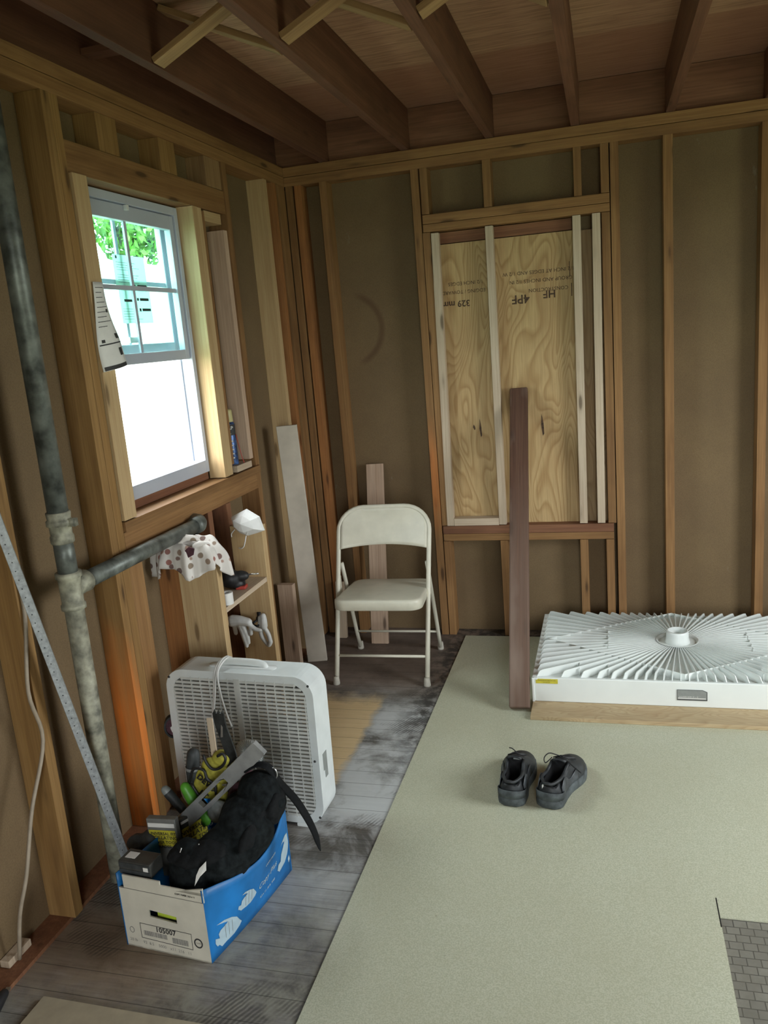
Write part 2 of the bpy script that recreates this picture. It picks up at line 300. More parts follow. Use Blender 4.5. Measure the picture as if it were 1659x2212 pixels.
M['cap_y'] = plain('pale_yellow_cap', (0.52, 0.46, 0.22), 0.45, 0, 0.05, 30)
M['label_grey'] = plain('grey_sticker', (0.26, 0.28, 0.27), 0.4, 0, 0.06, 60)
M['leaf'] = plain('bright_green_foliage', (0.16, 0.38, 0.05), 0.6, 0, 0.5, 3)
M['siding'] = plain('pale_block_wall', (0.62, 0.64, 0.62), 0.8, 0, 0.15, 2.5)
M['ground'] = plain('dry_grass_ground', (0.22, 0.25, 0.14), 0.9, 0, 0.1, 2)
M['sheet'] = plain('beige_board', (0.42, 0.37, 0.27), 0.7, 0, 0.08, 20)
M['stucco'] = plain('plain_board', (0.30, 0.24, 0.17), 0.85, 0, 0.1, 4)
def glass(name, tint, mixf=0.12):
    m, t, ns, ln, p = nt(name)
    out = ns['Material Output']; tr = N(ns, 'ShaderNodeBsdfTransparent'); tr.inputs[0].default_value = (*tint, 1)
    gl = N(ns, 'ShaderNodeBsdfGlossy'); setin(gl, Roughness=0.02); gl.inputs[0].default_value = (0.9, 0.95, 0.95, 1)
    mx = N(ns, 'ShaderNodeMixShader'); mx.inputs[0].default_value = mixf
    ln.new(tr.outputs[0], mx.inputs[1]); ln.new(gl.outputs[0], mx.inputs[2]); ln.new(mx.outputs[0], out.inputs['Surface'])
    return m
M['glass'] = glass('tinted_glass', (0.84, 0.965, 0.95), 0.06)
def film(name, col, a):
    m, t, ns, ln, p = nt(name); out = ns['Material Output']
    tr = N(ns, 'ShaderNodeBsdfTranslucent'); tr.inputs[0].default_value = (*col, 1); df = N(ns, 'ShaderNodeBsdfDiffuse'); df.inputs[0].default_value = (*col, 1)
    mx = N(ns, 'ShaderNodeMixShader'); mx.inputs[0].default_value = a; ln.new(df.outputs[0], mx.inputs[1]); ln.new(tr.outputs[0], mx.inputs[2]); ln.new(mx.outputs[0], out.inputs['Surface'])
    return m
M['sticker'] = film('thin_sticker_paper', (0.50, 0.62, 0.58), 0.85)
def bonnet_mat():
    m, t, ns, ln, p = nt('dotted_cotton')
    tc = N(ns, 'ShaderNodeTexCoord').outputs['Object']
    v = N(ns, 'ShaderNodeTexVoronoi', feature='F1'); ln.new(tc, v.inputs['Vector']); setin(v, Scale=30.0, Randomness=0.75)
    d = ramp(ns, ln, v.outputs['Distance'], [(0.30, 1.0), (0.36, 0.0)])
    hs = N(ns, 'ShaderNodeSeparateColor'); ln.new(v.outputs['Color'], hs.inputs[0])
    c = ramp(ns, ln, hs.outputs[0], [(0.0, (0.42, 0.16, 0.13)), (0.3, (0.16, 0.11, 0.10)), (0.55, (0.45, 0.28, 0.22)), (0.8, (0.25, 0.19, 0.14))])
    ln.new(mix(ns, ln, d, (0.70, 0.66, 0.62), c), p.inputs['Base Color']); setin(p, Roughness=0.85)
    return m
M['bonnet'] = bonnet_mat()

# ------------------------------------------------------------------ mesh helpers
def finish(name, bm, mat, parent=None, smooth=False, mw=None, bevel=0, mats=None):
    me = bpy.data.meshes.new(name); bmesh.ops.recalc_face_normals(bm, faces=bm.faces[:]) if not getattr(bm, 'keepn', False) else None
    bm.to_mesh(me); bm.free()
    o = bpy.data.objects.new(name, me); SC.collection.objects.link(o)
    for mm in (mats or [mat]): me.materials.append(M[mm] if isinstance(mm, str) else mm)
    if smooth:
        for pl in me.polygons: pl.use_smooth = True
    if parent: o.parent = parent
    if mw is not None: o.matrix_world = mw
    if bevel:
        b = o.modifiers.new('edge', 'BEVEL'); b.width = bevel; b.segments = 2; b.limit_method = 'ANGLE'; b.angle_limit = 0.6
    return o
def tag(o, label=None, cat=None, group=None, kind=None):
    if label: o['label'] = label
    if cat: o['category'] = cat
    if group: o['group'] = group
    if kind: o['kind'] = kind
    return o
def empty(name, loc=(0, 0, 0), rot=(0, 0, 0), label=None, cat=None, group=None):
    o = bpy.data.objects.new(name, None); SC.collection.objects.link(o); o.empty_display_size = 0.1
    o.location = loc; o.rotation_euler = rot; return tag(o, label, cat, group)
def box(bm, a, b, mw=None, mi=0):
    a, b = Vector(a), Vector(b)
    r = bmesh.ops.create_cube(bm, size=1.0)
    S = Matrix.Translation((a+b)/2) @ Matrix.Diagonal((*(b-a), 1))
    if mw is not None: S = mw @ S
    bmesh.ops.transform(bm, matrix=S, verts=r['verts'])
    for f in {f for v in r['verts'] for f in v.link_faces}: f.material_index = mi
    return r['verts']
def BX(*bs):
    bm = bmesh.new()
    for b in bs: box(bm, *b)
    return bm
def frame_at(d):
    d = Vector(d).normalized(); a = Vector((0, 0, 1)) if abs(d.z) < 0.9 else Vector((1, 0, 0))
    x = a.cross(d).normalized(); y = d.cross(x); return x, y, d
def tube(bm, pts, r, n=10, cap=True, closed=False, flat=1.0):
    pts = [Vector(p) for p in pts]; rs = r if hasattr(r, '__len__') else [r]*len(pts)
    rings = []; K = len(pts); px = None
    for i, p in enumerate(pts):
        if closed: d = pts[(i+1) % K] - pts[i-1]
        else: d = pts[min(i+1, K-1)] - pts[max(i-1, 0)]
        d.normalize()
        if px is None: x, y, _ = frame_at(d)
        else:
            x = (px - d*px.dot(d)).normalized(); y = d.cross(x)
        px = x
        rings.append([bm.verts.new(p + (x*math.cos(2*PI*k/n) + y*math.sin(2*PI*k/n)*flat)*rs[i]) for k in range(n)])
    for i in range(K if closed else K-1):
        a, b = rings[i], rings[(i+1) % K]
        for k in range(n): bm.faces.new((a[k], a[(k+1) % n], b[(k+1) % n], b[k]))
    if cap and not closed: bm.faces.new(rings[0][::-1]); bm.faces.new(rings[-1])
def lathe(bm, prof, n=32, mw=None):
    rings = []
    for r, z in prof:
        ring = [bm.verts.new((r*math.cos(2*PI*k/n), r*math.sin(2*PI*k/n), z)) for k in range(n)] if r > 1e-6 else [bm.verts.new((0, 0, z))]
        rings.append(ring)
    for a, b in zip(rings, rings[1:]):
        for k in range(n):
            if len(a) == 1 and len(b) == 1: continue
            if len(a) == 1: bm.faces.new((a[0], b[k], b[(k+1) % n]))
            elif len(b) == 1: bm.faces.new((a[k], a[(k+1) % n], b[0]))
            else: bm.faces.new((a[k], a[(k+1) % n], b[(k+1) % n], b[k]))
    if mw is not None: bmesh.ops.transform(bm, matrix=mw, verts=[v for r in rings for v in r])
def prism(bm, pts, z0, z1, mw=None, mi=0):
    a = [bm.verts.new((x, y, z0)) for x, y in pts]; b = [bm.verts.new((x, y, z1)) for x, y in pts]; n = len(pts)
    fs = [bm.faces.new(a[::-1]), bm.faces.new(b)] + [bm.faces.new((a[i], a[(i+1) % n], b[(i+1) % n], b[i])) for i in range(n)]
    for f in fs: f.material_index = mi
    if mw is not None: bmesh.ops.transform(bm, matrix=mw, verts=a+b)
def ring_prism(bm, o, i, z0, z1, mw=None):
    n = len(o); L = [[bm.verts.new((x, y, z)) for x, y in p] for p, z in ((o, z0), (i, z0), (i, z1), (o, z1))]
    for q in range(4):
        A, B = L[q], L[(q+1) % 4]
        for k in range(n): bm.faces.new((A[k], A[(k+1) % n], B[(k+1) % n], B[k]))
    if mw is not None: bmesh.ops.transform(bm, matrix=mw, verts=[v for l in L for v in l])
def rrect(w_, h_, r, n=6, cx=0, cy=0):
    pts = []
    for sx, sy, a0 in ((1, -1, -90), (1, 1, 0), (-1, 1, 90), (-1, -1, 180)):
        for k in range(n+1):
            a = math.radians(a0 + 90*k/n); pts.append((cx + sx*(w_/2-r) + r*math.cos(a), cy + sy*(h_/2-r) + r*math.sin(a)))
    return pts
UPR = Matrix(((1, 0, 0, 0), (0, 0, -1, 0), (0, 1, 0, 0), (0, 0, 0, 1)))   # (x, y, z) -> (x, -z, y): a drawing made upright facing -y, depth away = -z
def add_text(bm, body, size, mw, shear=0.0, bold=0.0, mi=0, align='LEFT', spacing=1.0):
    cu = bpy.data.curves.new('t', 'FONT'); cu.body = body; cu.size = size; cu.align_x = align; cu.shear = shear; cu.offset = bold; cu.space_character = spacing; cu.resolution_u = 2
    ob = bpy.data.objects.new('t', cu); me = bpy.data.meshes.new_from_object(ob)
    n0 = len(bm.verts); f0 = len(bm.faces); bm.from_mesh(me); bm.verts.ensure_lookup_table(); bm.faces.ensure_lookup_table()
    bmesh.ops.transform(bm, matrix=mw, verts=bm.verts[n0:])
    for f in bm.faces[f0:]: f.material_index = mi
    bpy.data.objects.remove(ob); bpy.data.curves.remove(cu); bpy.data.meshes.remove(me)
def board(name, a, b, mat, axis, label=None, cat='wood board', group=None, kind=None, bevel=0.0015, parent=None, tilt_m=None):
    """axis aligned board from corner a to corner b; its own local z runs along its length"""
    a, b = Vector(a), Vector(b); c = (a+b)/2; s = b-a
    R = {2: Matrix.Identity(3), 0: Matrix(((0, 0, 1), (0, 1, 0), (-1, 0, 0))), 1: Matrix(((1, 0, 0), (0, 0, 1), (0, -1, 0)))}[axis]
    ls = R.transposed() @ s; ls = Vector([abs(q) for q in ls])
    bm = BX((-ls/2, ls/2))
    mw = Matrix.Translation(c) @ R.to_4x4()
    if tilt_m is not None: mw = tilt_m @ mw
    o = finish(name, bm, mat, parent, bevel=bevel); o.matrix_world = mw
    return tag(o, label, cat if label else None, group, kind)
def plank(name, p0, p1, width_dir, W, T, mat, label, cat='wood board', group=None, bevel=0.002, parent=None):
    """leaning plank from p0 (centre of its foot) to p1, wide along width_dir"""
    p0, p1 = Vector(p0), Vector(p1); z = (p1-p0); L = z.length; z.normalize()
    x = Vector(width_dir); x = (x - z*x.dot(z)).normalized(); y = z.cross(x)
    bm = BX(((-W/2, -T/2, 0), (W/2, T/2, L)))
    o = finish(name, bm, mat, parent, bevel=bevel)
    o.matrix_world = Matrix(((x.x, y.x, z.x, p0.x), (x.y, y.y, z.y, p0.y), (x.z, y.z, z.z, p0.z), (0, 0, 0, 1)))
    return tag(o, label, cat if label else None, group)
def blob(name, parts, mat, parent=None, voxel=0.006, smooth_it=4, disp=0.0, dscale=0.05, mw=None):
    bm = bmesh.new()
    for pr in parts:
        c, r = Vector(pr[0]), pr[1]; rot = Euler(pr[2]) if len(pr) > 2 else Euler((0, 0, 0))
        v = bmesh.ops.create_icosphere(bm, subdivisions=3, radius=1.0)['verts']
        bmesh.ops.transform(bm, matrix=Matrix.Translation(c) @ rot.to_matrix().to_4x4() @ Matrix.Diagonal((*r, 1)), verts=v)
    o = finish(name, bm, mat, parent, smooth=True, mw=mw)
    rm = o.modifiers.new('merge', 'REMESH'); rm.mode = 'VOXEL'; rm.voxel_size = voxel; rm.use_smooth_shade = True
    if disp:
        tx = bpy.data.textures.new(name + '_folds', 'CLOUDS'); tx.noise_scale = dscale; tx.noise_depth = 2
        dm = o.modifiers.new('folds', 'DISPLACE'); dm.texture = tx; dm.strength = disp; dm.mid_level = 0.5; dm.texture_coords = 'LOCAL'
    sm = o.modifiers.new('soften', 'SMOOTH'); sm.iterations = smooth_it; sm.factor = 0.5
    return o
def capsule_chain(bm, pts, rs, n=10):
    P, R = [], []
    pts = [Vector(p) for p in pts]
    d = (pts[0]-pts[1]).normalized(); e = (pts[-1]-pts[-2]).normalized()
    for k in (1.0, 0.8, 0.45): P.append(pts[0]+d*rs[0]*k); R.append(rs[0]*math.sqrt(max(0.02, 1-k*k)))
    P += pts; R += rs
    for k in (0.45, 0.8, 1.0): P.append(pts[-1]+e*rs[-1]*k); R.append(rs[-1]*math.sqrt(max(0.02, 1-k*k)))
    tube(bm, P, R, n)
def curve_pts(pts, sub=6):
    """Catmull-Rom"""
    P = [Vector(p) for p in pts]; P = [P[0]*2-P[1]] + P + [P[-1]*2-P[-2]]; out = []
    for i in range(1, len(P)-2):
        for k in range(sub):
            t = k/sub; a, b, c, d = P[i-1], P[i], P[i+1], P[i+2]
            out.append(0.5*((2*b) + (c-a)*t + (2*a-5*b+4*c-d)*t*t + (3*b-a-3*c+d)*t**3))
    out.append(P[-2]); return out

# ------------------------------------------------------------------ room shell
S = lambda o: tag(o, kind='structure')
RX = 3.6; FY = -6.1; CZ = 2.645
S(finish('floor', BX(((-0.3, FY-0.1, -0.12), (RX+0.1, 0.3, 0.0))), 'floor'))
S(finish('ceiling', BX(((-0.3, FY-0.1, CZ), (RX+0.1, 0.3, CZ+0.05))), 'ceil'))
S(finish('wall_back', BX(((-0.13, 0.09, 0), (RX+0.05, 0.13, 2.45))), 'fibre'))
WY0, WY1, WZ0, WZ1 = -1.72, -1.026, 1.075, 2.148
S(finish('wall_left', BX(((-0.13, FY, 0), (-0.09, WY0, 2.45)), ((-0.13, WY1, 0), (-0.09, 0.09, 2.45)), ((-0.13, WY0, 0), (-0.09, WY1, WZ0)), ((-0.13, WY0, WZ1), (-0.09, WY1, 2.45))), 'fibre'))
S(finish('wall_right', BX(((RX, FY, 0), (RX+0.05, -2.35, CZ)), ((RX, -1.25, 0), (RX+0.05, 0.13, CZ)), ((RX, -2.35, 0), (RX+0.05, -1.25, 0.7)), ((RX, -2.35, 2.0), (RX+0.05, -1.25, CZ))), 'stucco'))
S(finish('wall_front', BX(((-0.13, FY-0.05, 0), (1.7, FY, CZ)), ((2.7, FY-0.05, 0), (RX, FY, CZ)), ((1.7, FY-0.05, 2.1), (2.7, FY, CZ))), 'stucco'))
S(finish('trim_1', BX(((-0.09, FY, 0.0), (-0.016, 0.0, 0.012))), 'darkwood'))   # worn bottom plate strip by the left wall

# vinyl sheet with a notch cut out of it, the older patterned floor shows in the notch
bm = bmesh.new(); prism(bm, [(0.778, -0.02), (RX, -0.02), (RX, -2.023), (1.792, -2.023), (1.793, -3.3), (2.9, -3.3), (2.9, FY+0.02), (0.776, FY+0.02)], 0.001, 0.005)
tag(finish('vinyl_flooring', bm, 'lino'), 'large speckled grey-green vinyl flooring sheet covering the right side of the floor', 'flooring')
tag(finish('patterned_floor_patch', BX(((1.792, -3.3, 0.0), (2.9, -2.023, 0.0022))), 'tile'), 'old grey stone-pattern flooring showing in the notch cut from the vinyl sheet', 'flooring')
bm = bmesh.new(); box(bm, (1.7895, -2.06, 0.0048), (1.7925, -1.945, 0.0054))
tag(finish('cut_line', bm, 'dark'), 'short dark knife cut running on from the corner of the vinyl notch', 'cut')
bm = bmesh.new(); prism(bm, [(0.098, -2.595), (0.75, -2.603), (0.75, -3.4), (0.085, -3.4)], 0.0005, 0.012)
tag(finish('backer_board', bm, 'sheet'), 'beige board lying flat on the floorboards at the near left edge', 'board')

# ------------------------------------------------------------------ framing: end wall (far)
def stud(a, b, label, mat='old', group=None, axis=2, name='wall_stud', cat='stud'):
    return board(name, a, b, mat, axis, label, cat, group)
PL = 2.36
board('top_plate', (-0.09, 0.0, 2.405), (RX, 0.09, 2.45), 'old', 0, 'upper of the two long top plates along the far wall', 'top plate')
board('top_plate', (-0.09, 0.0, PL), (RX, 0.09, 2.403), 'old', 0, 'lower of the two long top plates along the far wall', 'top plate')
stud((0.003, 0, 0), (0.040, 0.09, PL), 'far wall stud standing right in the room corner')
stud((0.048, 0.005, 0), (0.084, 0.09, PL), 'second far wall stud from the room corner, doubled against the first', 'old_orange')
stud((0.182, 0, 0), (0.219, 0.09, PL), 'single far wall stud behind the left side of the folding chair')
stud((0.645, 0, 0), (0.683, 0.09, PL), 'outer full-height stud left of the boarded-up opening', 'orange_glow_soft')
stud((0.686, 0, 0.604), (0.724, 0.09, 2.066), 'inner trimmer stud left of the boarded-up opening')
stud((0.690, 0, 2.150), (0.726, 0.09, PL), 'short stud above the header at the left end', name='cripple_stud')
stud((0.990, 0, 2.150), (1.028, 0.09, PL), 'short stud above the header, second from the left', name='cripple_stud')
stud((1.405, 0, 2.150), (1.440, 0.09, PL), 'short stud above the header, third from the left', name='cripple_stud')
stud((1.524, 0, 2.150), (1.561, 0.09, PL), 'short stud above the header at the right end', name='cripple_stud')
board('opening_header', (0.690, 0, 2.106), (1.562, 0.09, 2.148), 'old', 0, 'upper header board above the boarded-up opening', 'header board')
board('opening_header', (0.690, 0, 2.068), (1.562, 0.09, 2.104), 'old', 0, 'lower header board touching the battens above the boarded-up opening', 'header board')
stud((1.524, 0, 0.604), (1.562, 0.09, 2.066), 'inner trimmer stud right of the boarded-up opening')
stud((1.566, 0, 0), (1.604, 0.09, PL), 'outer full-height stud right of the boarded-up opening')
board('opening_sill', (0.690, -0.004, 0.560), (1.550, 0.09, 0.602), 'darkwood', 0, 'dark red-brown upper sill board under the battens', 'sill board')
board('opening_sill', (0.690, 0.0, 0.522), (1.550, 0.09, 0.558), 'old', 0, 'lighter lower sill board under the dark sill', 'sill board')
stud((0.688, 0.002, 0), (0.724, 0.09, 0.520), 'short stud under the left end of the opening sill', name='cripple_stud')
stud((0.985, 0, 0), (1.022, 0.09, 0.520), 'short stud under the sill, just left of the leaning dark plank', name='cripple_stud')
stud((1.385, 0, 0), (1.424, 0.09, 0.520), 'short stud under the sill behind the upturned shower tray', name='cripple_stud')
stud((1.512, 0, 0), (1.550, 0.09, 0.520), 'short stud under the right end of the opening sill', name='cripple_stud')
stud((1.793, 0, 0), (1.834, 0.09, PL), 'single stud in the middle of the far wall right of the opening')
stud((2.196, 0, 0), (2.234, 0.09, PL), 'far wall stud at the right edge of the photo', 'old')
stud((2.60, 0, 0), (2.638, 0.09, PL), 'far wall stud beyond the right edge of the photo')
# plywood infill and battens
pw = empty('plywood', (1.05, 0.07, 0.60), label='plywood sheet with wavy grain and upside-down stamped print closing the opening', cat='plywood sheet')
bm = BX(((-0.35, -0.015, 0.0), (0.348, 0.0, 1.408)))
finish('sheet', bm, 'ply', pw)
bm = bmesh.new()
def flip(x, z): return Matrix.Translation((x, -0.0162, z)) @ UPR @ Matrix.Rotation(PI, 4, 'Z')
stamps = []
for t_, sz, x, z in (('1/2 INCH AT EDGES AND 1/2 W', 0.024, 0.345, 1.245), ('GROUP AND INCHES 1/2 IN', 0.024, 0.335, 1.205), ('CONSTRUCTION', 0.024, 0.315, 1.160),
                     ('1/2 INCH EDGES', 0.024, -0.09, 1.225), ('EDGING / TOWARD', 0.024, -0.08, 1.185)):
    add_text(bm, t_, sz, flip(x, z)); finish('stamped_line', bm, 'ink_brown', pw); bm = bmesh.new()
for t_, sz, x, z in (('HF', 0.050, 0.255, 1.145), ('4PF', 0.058, 0.13, 1.135), ('329 mm', 0.042, -0.16, 1.135)):
    add_text(bm, t_, sz, flip(x, z), bold=0.001); finish('stamped_mark', bm, 'ink_brown', pw); bm = bmesh.new()
box(bm, (0.3275, -0.0164, 1.11), (0.331, -0.0152, 1.17)); finish('stamped_bar', bm, 'ink_brown', pw)
finish('stamped_bar', BX(((0.321, -0.0164, 1.205), (0.324, -0.0152, 1.27))), 'ink_brown', pw)
for cx_, cz_, w_, h_ in ((-0.143, 0.50, 0.006, 0.048), (-0.175, 0.505, 0.006, 0.014), (0.168, 0.50, 0.007, 0.055)):
    bm = bmesh.new(); prism(bm, [(cx_-w_*0.3, cz_+h_), (cx_+w_*0.8, cz_+h_*0.1), (cx_+w_, cz_-h_*0.8), (cx_, cz_-h_), (cx_-w_, cz_)], 0.0152, 0.0160, UPR); finish('split_knot', bm, 'ink_brown', pw)
board('backing_board', (1.40, 0.058, 0.602), (1.525, 0.080, 2.005), 'ply2', 2, 'brown board behind the gap between the two right battens', 'wood board')
board('opening_lintel', (0.73, 0.055, 2.012), (1.39, 0.088, 2.064), 'darkwood', 0, 'dark strip showing between plywood top and header', 'wood strip')
def batten(x0, x1, z0, z1, l): 
    return plank('batten', ((x0[1]+x0[0])/2, 0.012, z0), ((x1[1]+x1[0])/2, 0.012, z1), (1, 0, 0), 0.037, 0.038, 'newgrey', l, 'batten')
batten((0.714, 0.751), (0.728, 0.765), 0.604, 2.060, 'pale batten at the left edge of the plywood')
batten((0.985, 1.022), (0.990, 1.027), 0.606, 2.064, 'pale batten crossing the plywood, second from the left')
batten((1.388, 1.424), (1.394, 1.431), 0.606, 2.066, 'knotty pale batten at the right edge of the plywood')
batten((1.473, 1.510), (1.482, 1.519), 0.606, 2.066, 'rightmost pale batten beside the trimmer stud')
board('batten', (0.752, -0.008, 0.604), (0.984, 0.050, 0.642), 'newgrey', 0, 'short pale batten lying across the bottom between the two left battens', 'batten')

# ------------------------------------------------------------------ framing: window wall (left)
board('top_plate', (-0.09, FY, 2.408), (0.0, -0.002, 2.45), 'old', 1, 'upper top plate above the window wall', 'top plate')
board('top_plate', (-0.09, FY, PL), (0.0, -0.002, 2.406), 'old', 1, 'lower top plate above the window wall', 'top plate')
stud((-0.09, -2.322, 0.012), (0.0, -2.285, PL), 'golden window wall stud at the left edge of the photo with a cable along it', 'gold')
stud((-0.09, -1.872, 0.012), (0.0, -1.835, PL), 'full-height stud beside the drain pipe with a bright orange glow painted on its lower part', 'orange_glow')
stud((-0.09, -1.833, 0.012), (0.0, -1.795, PL), 'full-height stud touching the left jamb board of the window', 'gold')
stud((-0.09, -2.75, 0.012), (0.0, -2.712, PL), 'window wall stud nearest the camera, outside the frame')
board('window_header', (-0.09, -1.793, 2.150), (-0.004, -0.715, 2.243), 'old', 1, 'brown header board across the top of the window', 'header board')
stud((-0.09, -1.60, 2.245), (-0.006, -1.485, PL), 'short yellowish stud over the left part of the window header', 'gold', name='cripple_stud')
stud((-0.09, -1.215, 2.245), (-0.006, -1.10, PL), 'short yellowish stud over the middle of the window header', 'gold', name='cripple_stud')
stud((-0.09, -0.86, 2.245), (-0.006, -0.722, PL), 'short pale stud over the right end of the window header', 'brace', name='cripple_stud')
stud((-0.09, -0.712, 0.012), (0.0, -0.674, PL), 'full-height stud right of the window niche')
stud((-0.09, -0.270, 0.012), (0.0, -0.232, PL), 'pale knotty stud between the window niche and the room corner', 'new')
stud((-0.09, -0.155, 0.012), (0.0, -0.118, PL), 'stud of the window wall next to the room corner, doubled', 'old_orange')
stud((-0.09, -0.085, 0.012), (0.0, -0.003, PL), 'last stud of the window wall, right in the room corner')
# window jambs, niche, sills
plank('jamb_board', (-0.028, -1.754, 1.077), (-0.028, -1.754, 2.149), (0, 1, 0), 0.072, 0.074, 'new', 'pale new jamb board left of the window', 'jamb board')
board('jamb_board', (-0.072, -1.024, 1.077), (0.0, -0.985, 2.149), 'new', 2, 'pale new jamb board right of the window', 'jamb board')
board('jamb_board', (-0.085, -0.978, 1.077), (-0.003, -0.944, 2.149), 'new', 2, 'second pale board doubled behind the right window jamb', 'jamb board')
board('jamb_board', (-0.085, -0.941, 1.115), (-0.010, -0.908, 2.142), 'old', 2, 'darker board forming the left side of the narrow niche', 'jamb board')
board('niche_board', (-0.086, -0.752, 1.110), (-0.008, -0.716, 2.085), 'pink', 2, 'pinkish knotty board lining the right side of the narrow niche', 'wood board')
board('cap_board', (-0.088, -0.906, 2.105), (-0.012, -0.754, 2.147), 'new', 1, 'short pale board capping the narrow niche', 'wood board')
board('window_sill', (-0.088, -1.793, 1.040), (0.010, -0.690, 1.074), 'old', 1, 'rough brown sill board under the window with a worn bright edge', 'sill board')
board('window_sill', (-0.088, -1.793, 0.972), (0.0, -0.715, 1.038), 'old', 1, 'brown framing board beneath the rough window sill', 'sill board')
board('niche_shelf', (-0.088, -0.906, 1.077), (0.0, -0.754, 1.105), 'newgrey', 1, 'small pale shelf piece at the bottom of the niche', 'shelf')
stud((-0.09, -1.490, 0.012), (-0.002, -1.452, 0.970), 'orange-brown knotty stud below the window behind the left shelf upright', 'old_orange', name='cripple_stud')
stud((-0.09, -1.045, 0.012), (-0.002, -1.007, 0.970), 'stud below the window behind the right shelf upright', 'darkwood', name='cripple_stud')
stud((-0.09, -1.160, 0.012), (-0.03, -1.122, 0.970), 'recessed stud seen between the two shelf uprights', 'darkwood', name='cripple_stud')
stud((-0.05, -1.790, 0.012), (-0.01, -1.700, 0.970), 'stud below the left window corner behind the drain branch', 'old', name='cripple_stud')
stud((-0.06, -0.50, 0.012), (0.02, -0.462, 0.44), 'short pale offcut standing in the bay behind the leaning primed board', 'pink', name='offcut', cat='wood offcut')
plank('offcut', (0.105, -0.07, 0.0), (0.105, -0.03, 0.31), (1, 0, 0), 0.05, 0.03, 'newgrey', 'short pale offcut standing on the floor in the room corner', 'wood offcut')

# ------------------------------------------------------------------ ceiling joists, rims, bridging
jl = ['ceiling joist nearest the window wall', 'second ceiling joist from the window wall', 'third ceiling joist from the window wall, in line with the opening',
      'fourth ceiling joist from the window wall', 'fifth ceiling joist from the window wall, leaning away to the upper right', 'sixth ceiling joist, at the right edge of the photo', 'ceiling joist right of the photo', 'ceiling joist far right of the photo', 'last ceiling joist by the right wall']
JX = [0.213, 0.625, 1.030, 1.418, 1.826, 2.226, 2.63, 3.03, 3.43]
for x, l in zip(JX, jl):
    board('ceiling_joist', (x-0.019, FY+0.01, 2.452), (x+0.019, 0.045, CZ-0.002), 'joist', 1, l, 'joist')
board('rim_joist', (-0.13, FY+0.01, 2.452), (-0.052, 0.13, CZ-0.002), 'joist', 1, 'dark rim joist on top of the window wall', 'joist')
board('rim_joist', (-0.05, 0.052, 2.452), (RX, 0.13, CZ-0.002), 'rim', 0, 'dark red rim board on top of the far wall', 'joist')
def bridge(x0, x1, y, up_, l, mat='brace'):
    za, zb = (2.462, 2.632) if up_ else (2.632, 2.462)
    plank('bridging_strip', (x0+0.021, y, za), (x1-0.021, y, zb), (0, 1, 0), 0.062, 0.019, mat, l, 'bridging')
for i, (a, b) in enumerate(zip(JX[:3], JX[1:4])):
    n_ = ['first and second', 'second and third', 'third and fourth'][i]
    bridge(a, b, -1.60, True, 'cross bridging strip rising to the right between the %s joists' % n_)
    bridge(a, b, -1.525, False, 'cross bridging strip falling to the right between the %s joists' % n_)
board('bridging_strip', (-0.05, -1.56, 2.54), (0.193, -1.50, 2.56), 'joist', 0, 'short dark strip between the rim and the first joist', 'bridging')

# ------------------------------------------------------------------ window
wf = bmesh.new()
def rectframe(bm, y0, y1, z0, z1, x0, x1, tl, tr, tb, tt):
    box(bm, (x0, y0, z0), (x1, y0+tl, z1)); box(bm, (x0, y1-tr, z0), (x1, y1, z1))
    box(bm, (x0, y0+tl, z0), (x1, y1-tr, z0+tb)); box(bm, (x0, y0+tl, z1-tt), (x1, y1-tr, z1))
rectframe(wf, -1.718, -1.028, 1.108, 2.145, -0.155, -0.066, 0.028, 0.026, 0.050, 0.030)
box(wf, (-0.122, -1.69, 1.135), (-0.116, -1.678, 2.11)); box(wf, (-0.122, -1.062, 1.135), (-0.116, -1.054, 2.11))
win = tag(finish('window_1', wf, 'vinyl_frame', bevel=0.002), kind='structure')
def sash(x0, x1, z0, z1, stl, strr, bt, tt, nm):
    bm = bmesh.new(); rectframe(bm, -1.688, -1.056, z0, z1, x0, x1, stl, strr, bt, tt)
    s_ = finish(nm, bm, 'vinyl_frame', win, bevel=0.002)
    xm = (x0+x1)/2; zm = (z0+bt+z1-tt)/2 + 0.0
    bm = BX(((xm-0.004, -1.396, z0+bt), (xm+0.004, -1.380, z1-tt)), ((xm-0.0041, -1.688+stl, zm-0.008), (xm+0.0041, -1.056-strr, zm+0.008)))
    finish('muntin', bm, 'vinyl_frame', s_)
    finish('pane', BX(((xm-0.002, -1.688+stl-0.003, z0+bt-0.003), (xm+0.002, -1.056-strr+0.003, z1-tt+0.003))), 'glass', s_)
    return s_
up_s = sash(-0.142, -0.118, 1.605, 2.112, 0.030, 0.030, 0.035, 0.035, 'sash')
lo_s = sash(-0.100, -0.074, 1.570, 2.112, 0.034, 0.030, 0.038, 0.052, 'sash')
finish('latch', BX(((-0.11, -1.43, 1.645), (-0.10, -1.36, 1.665)), ((-0.072, -1.40, 2.095), (-0.060, -1.385, 2.112))), 'white_plastic', win)
board('sill_shim', (-0.135, -1.718, 1.0755), (-0.075, -1.028, 1.1075), 'darkwood', 1, 'dark shim strip between the window frame and the rough sill', 'wood strip')
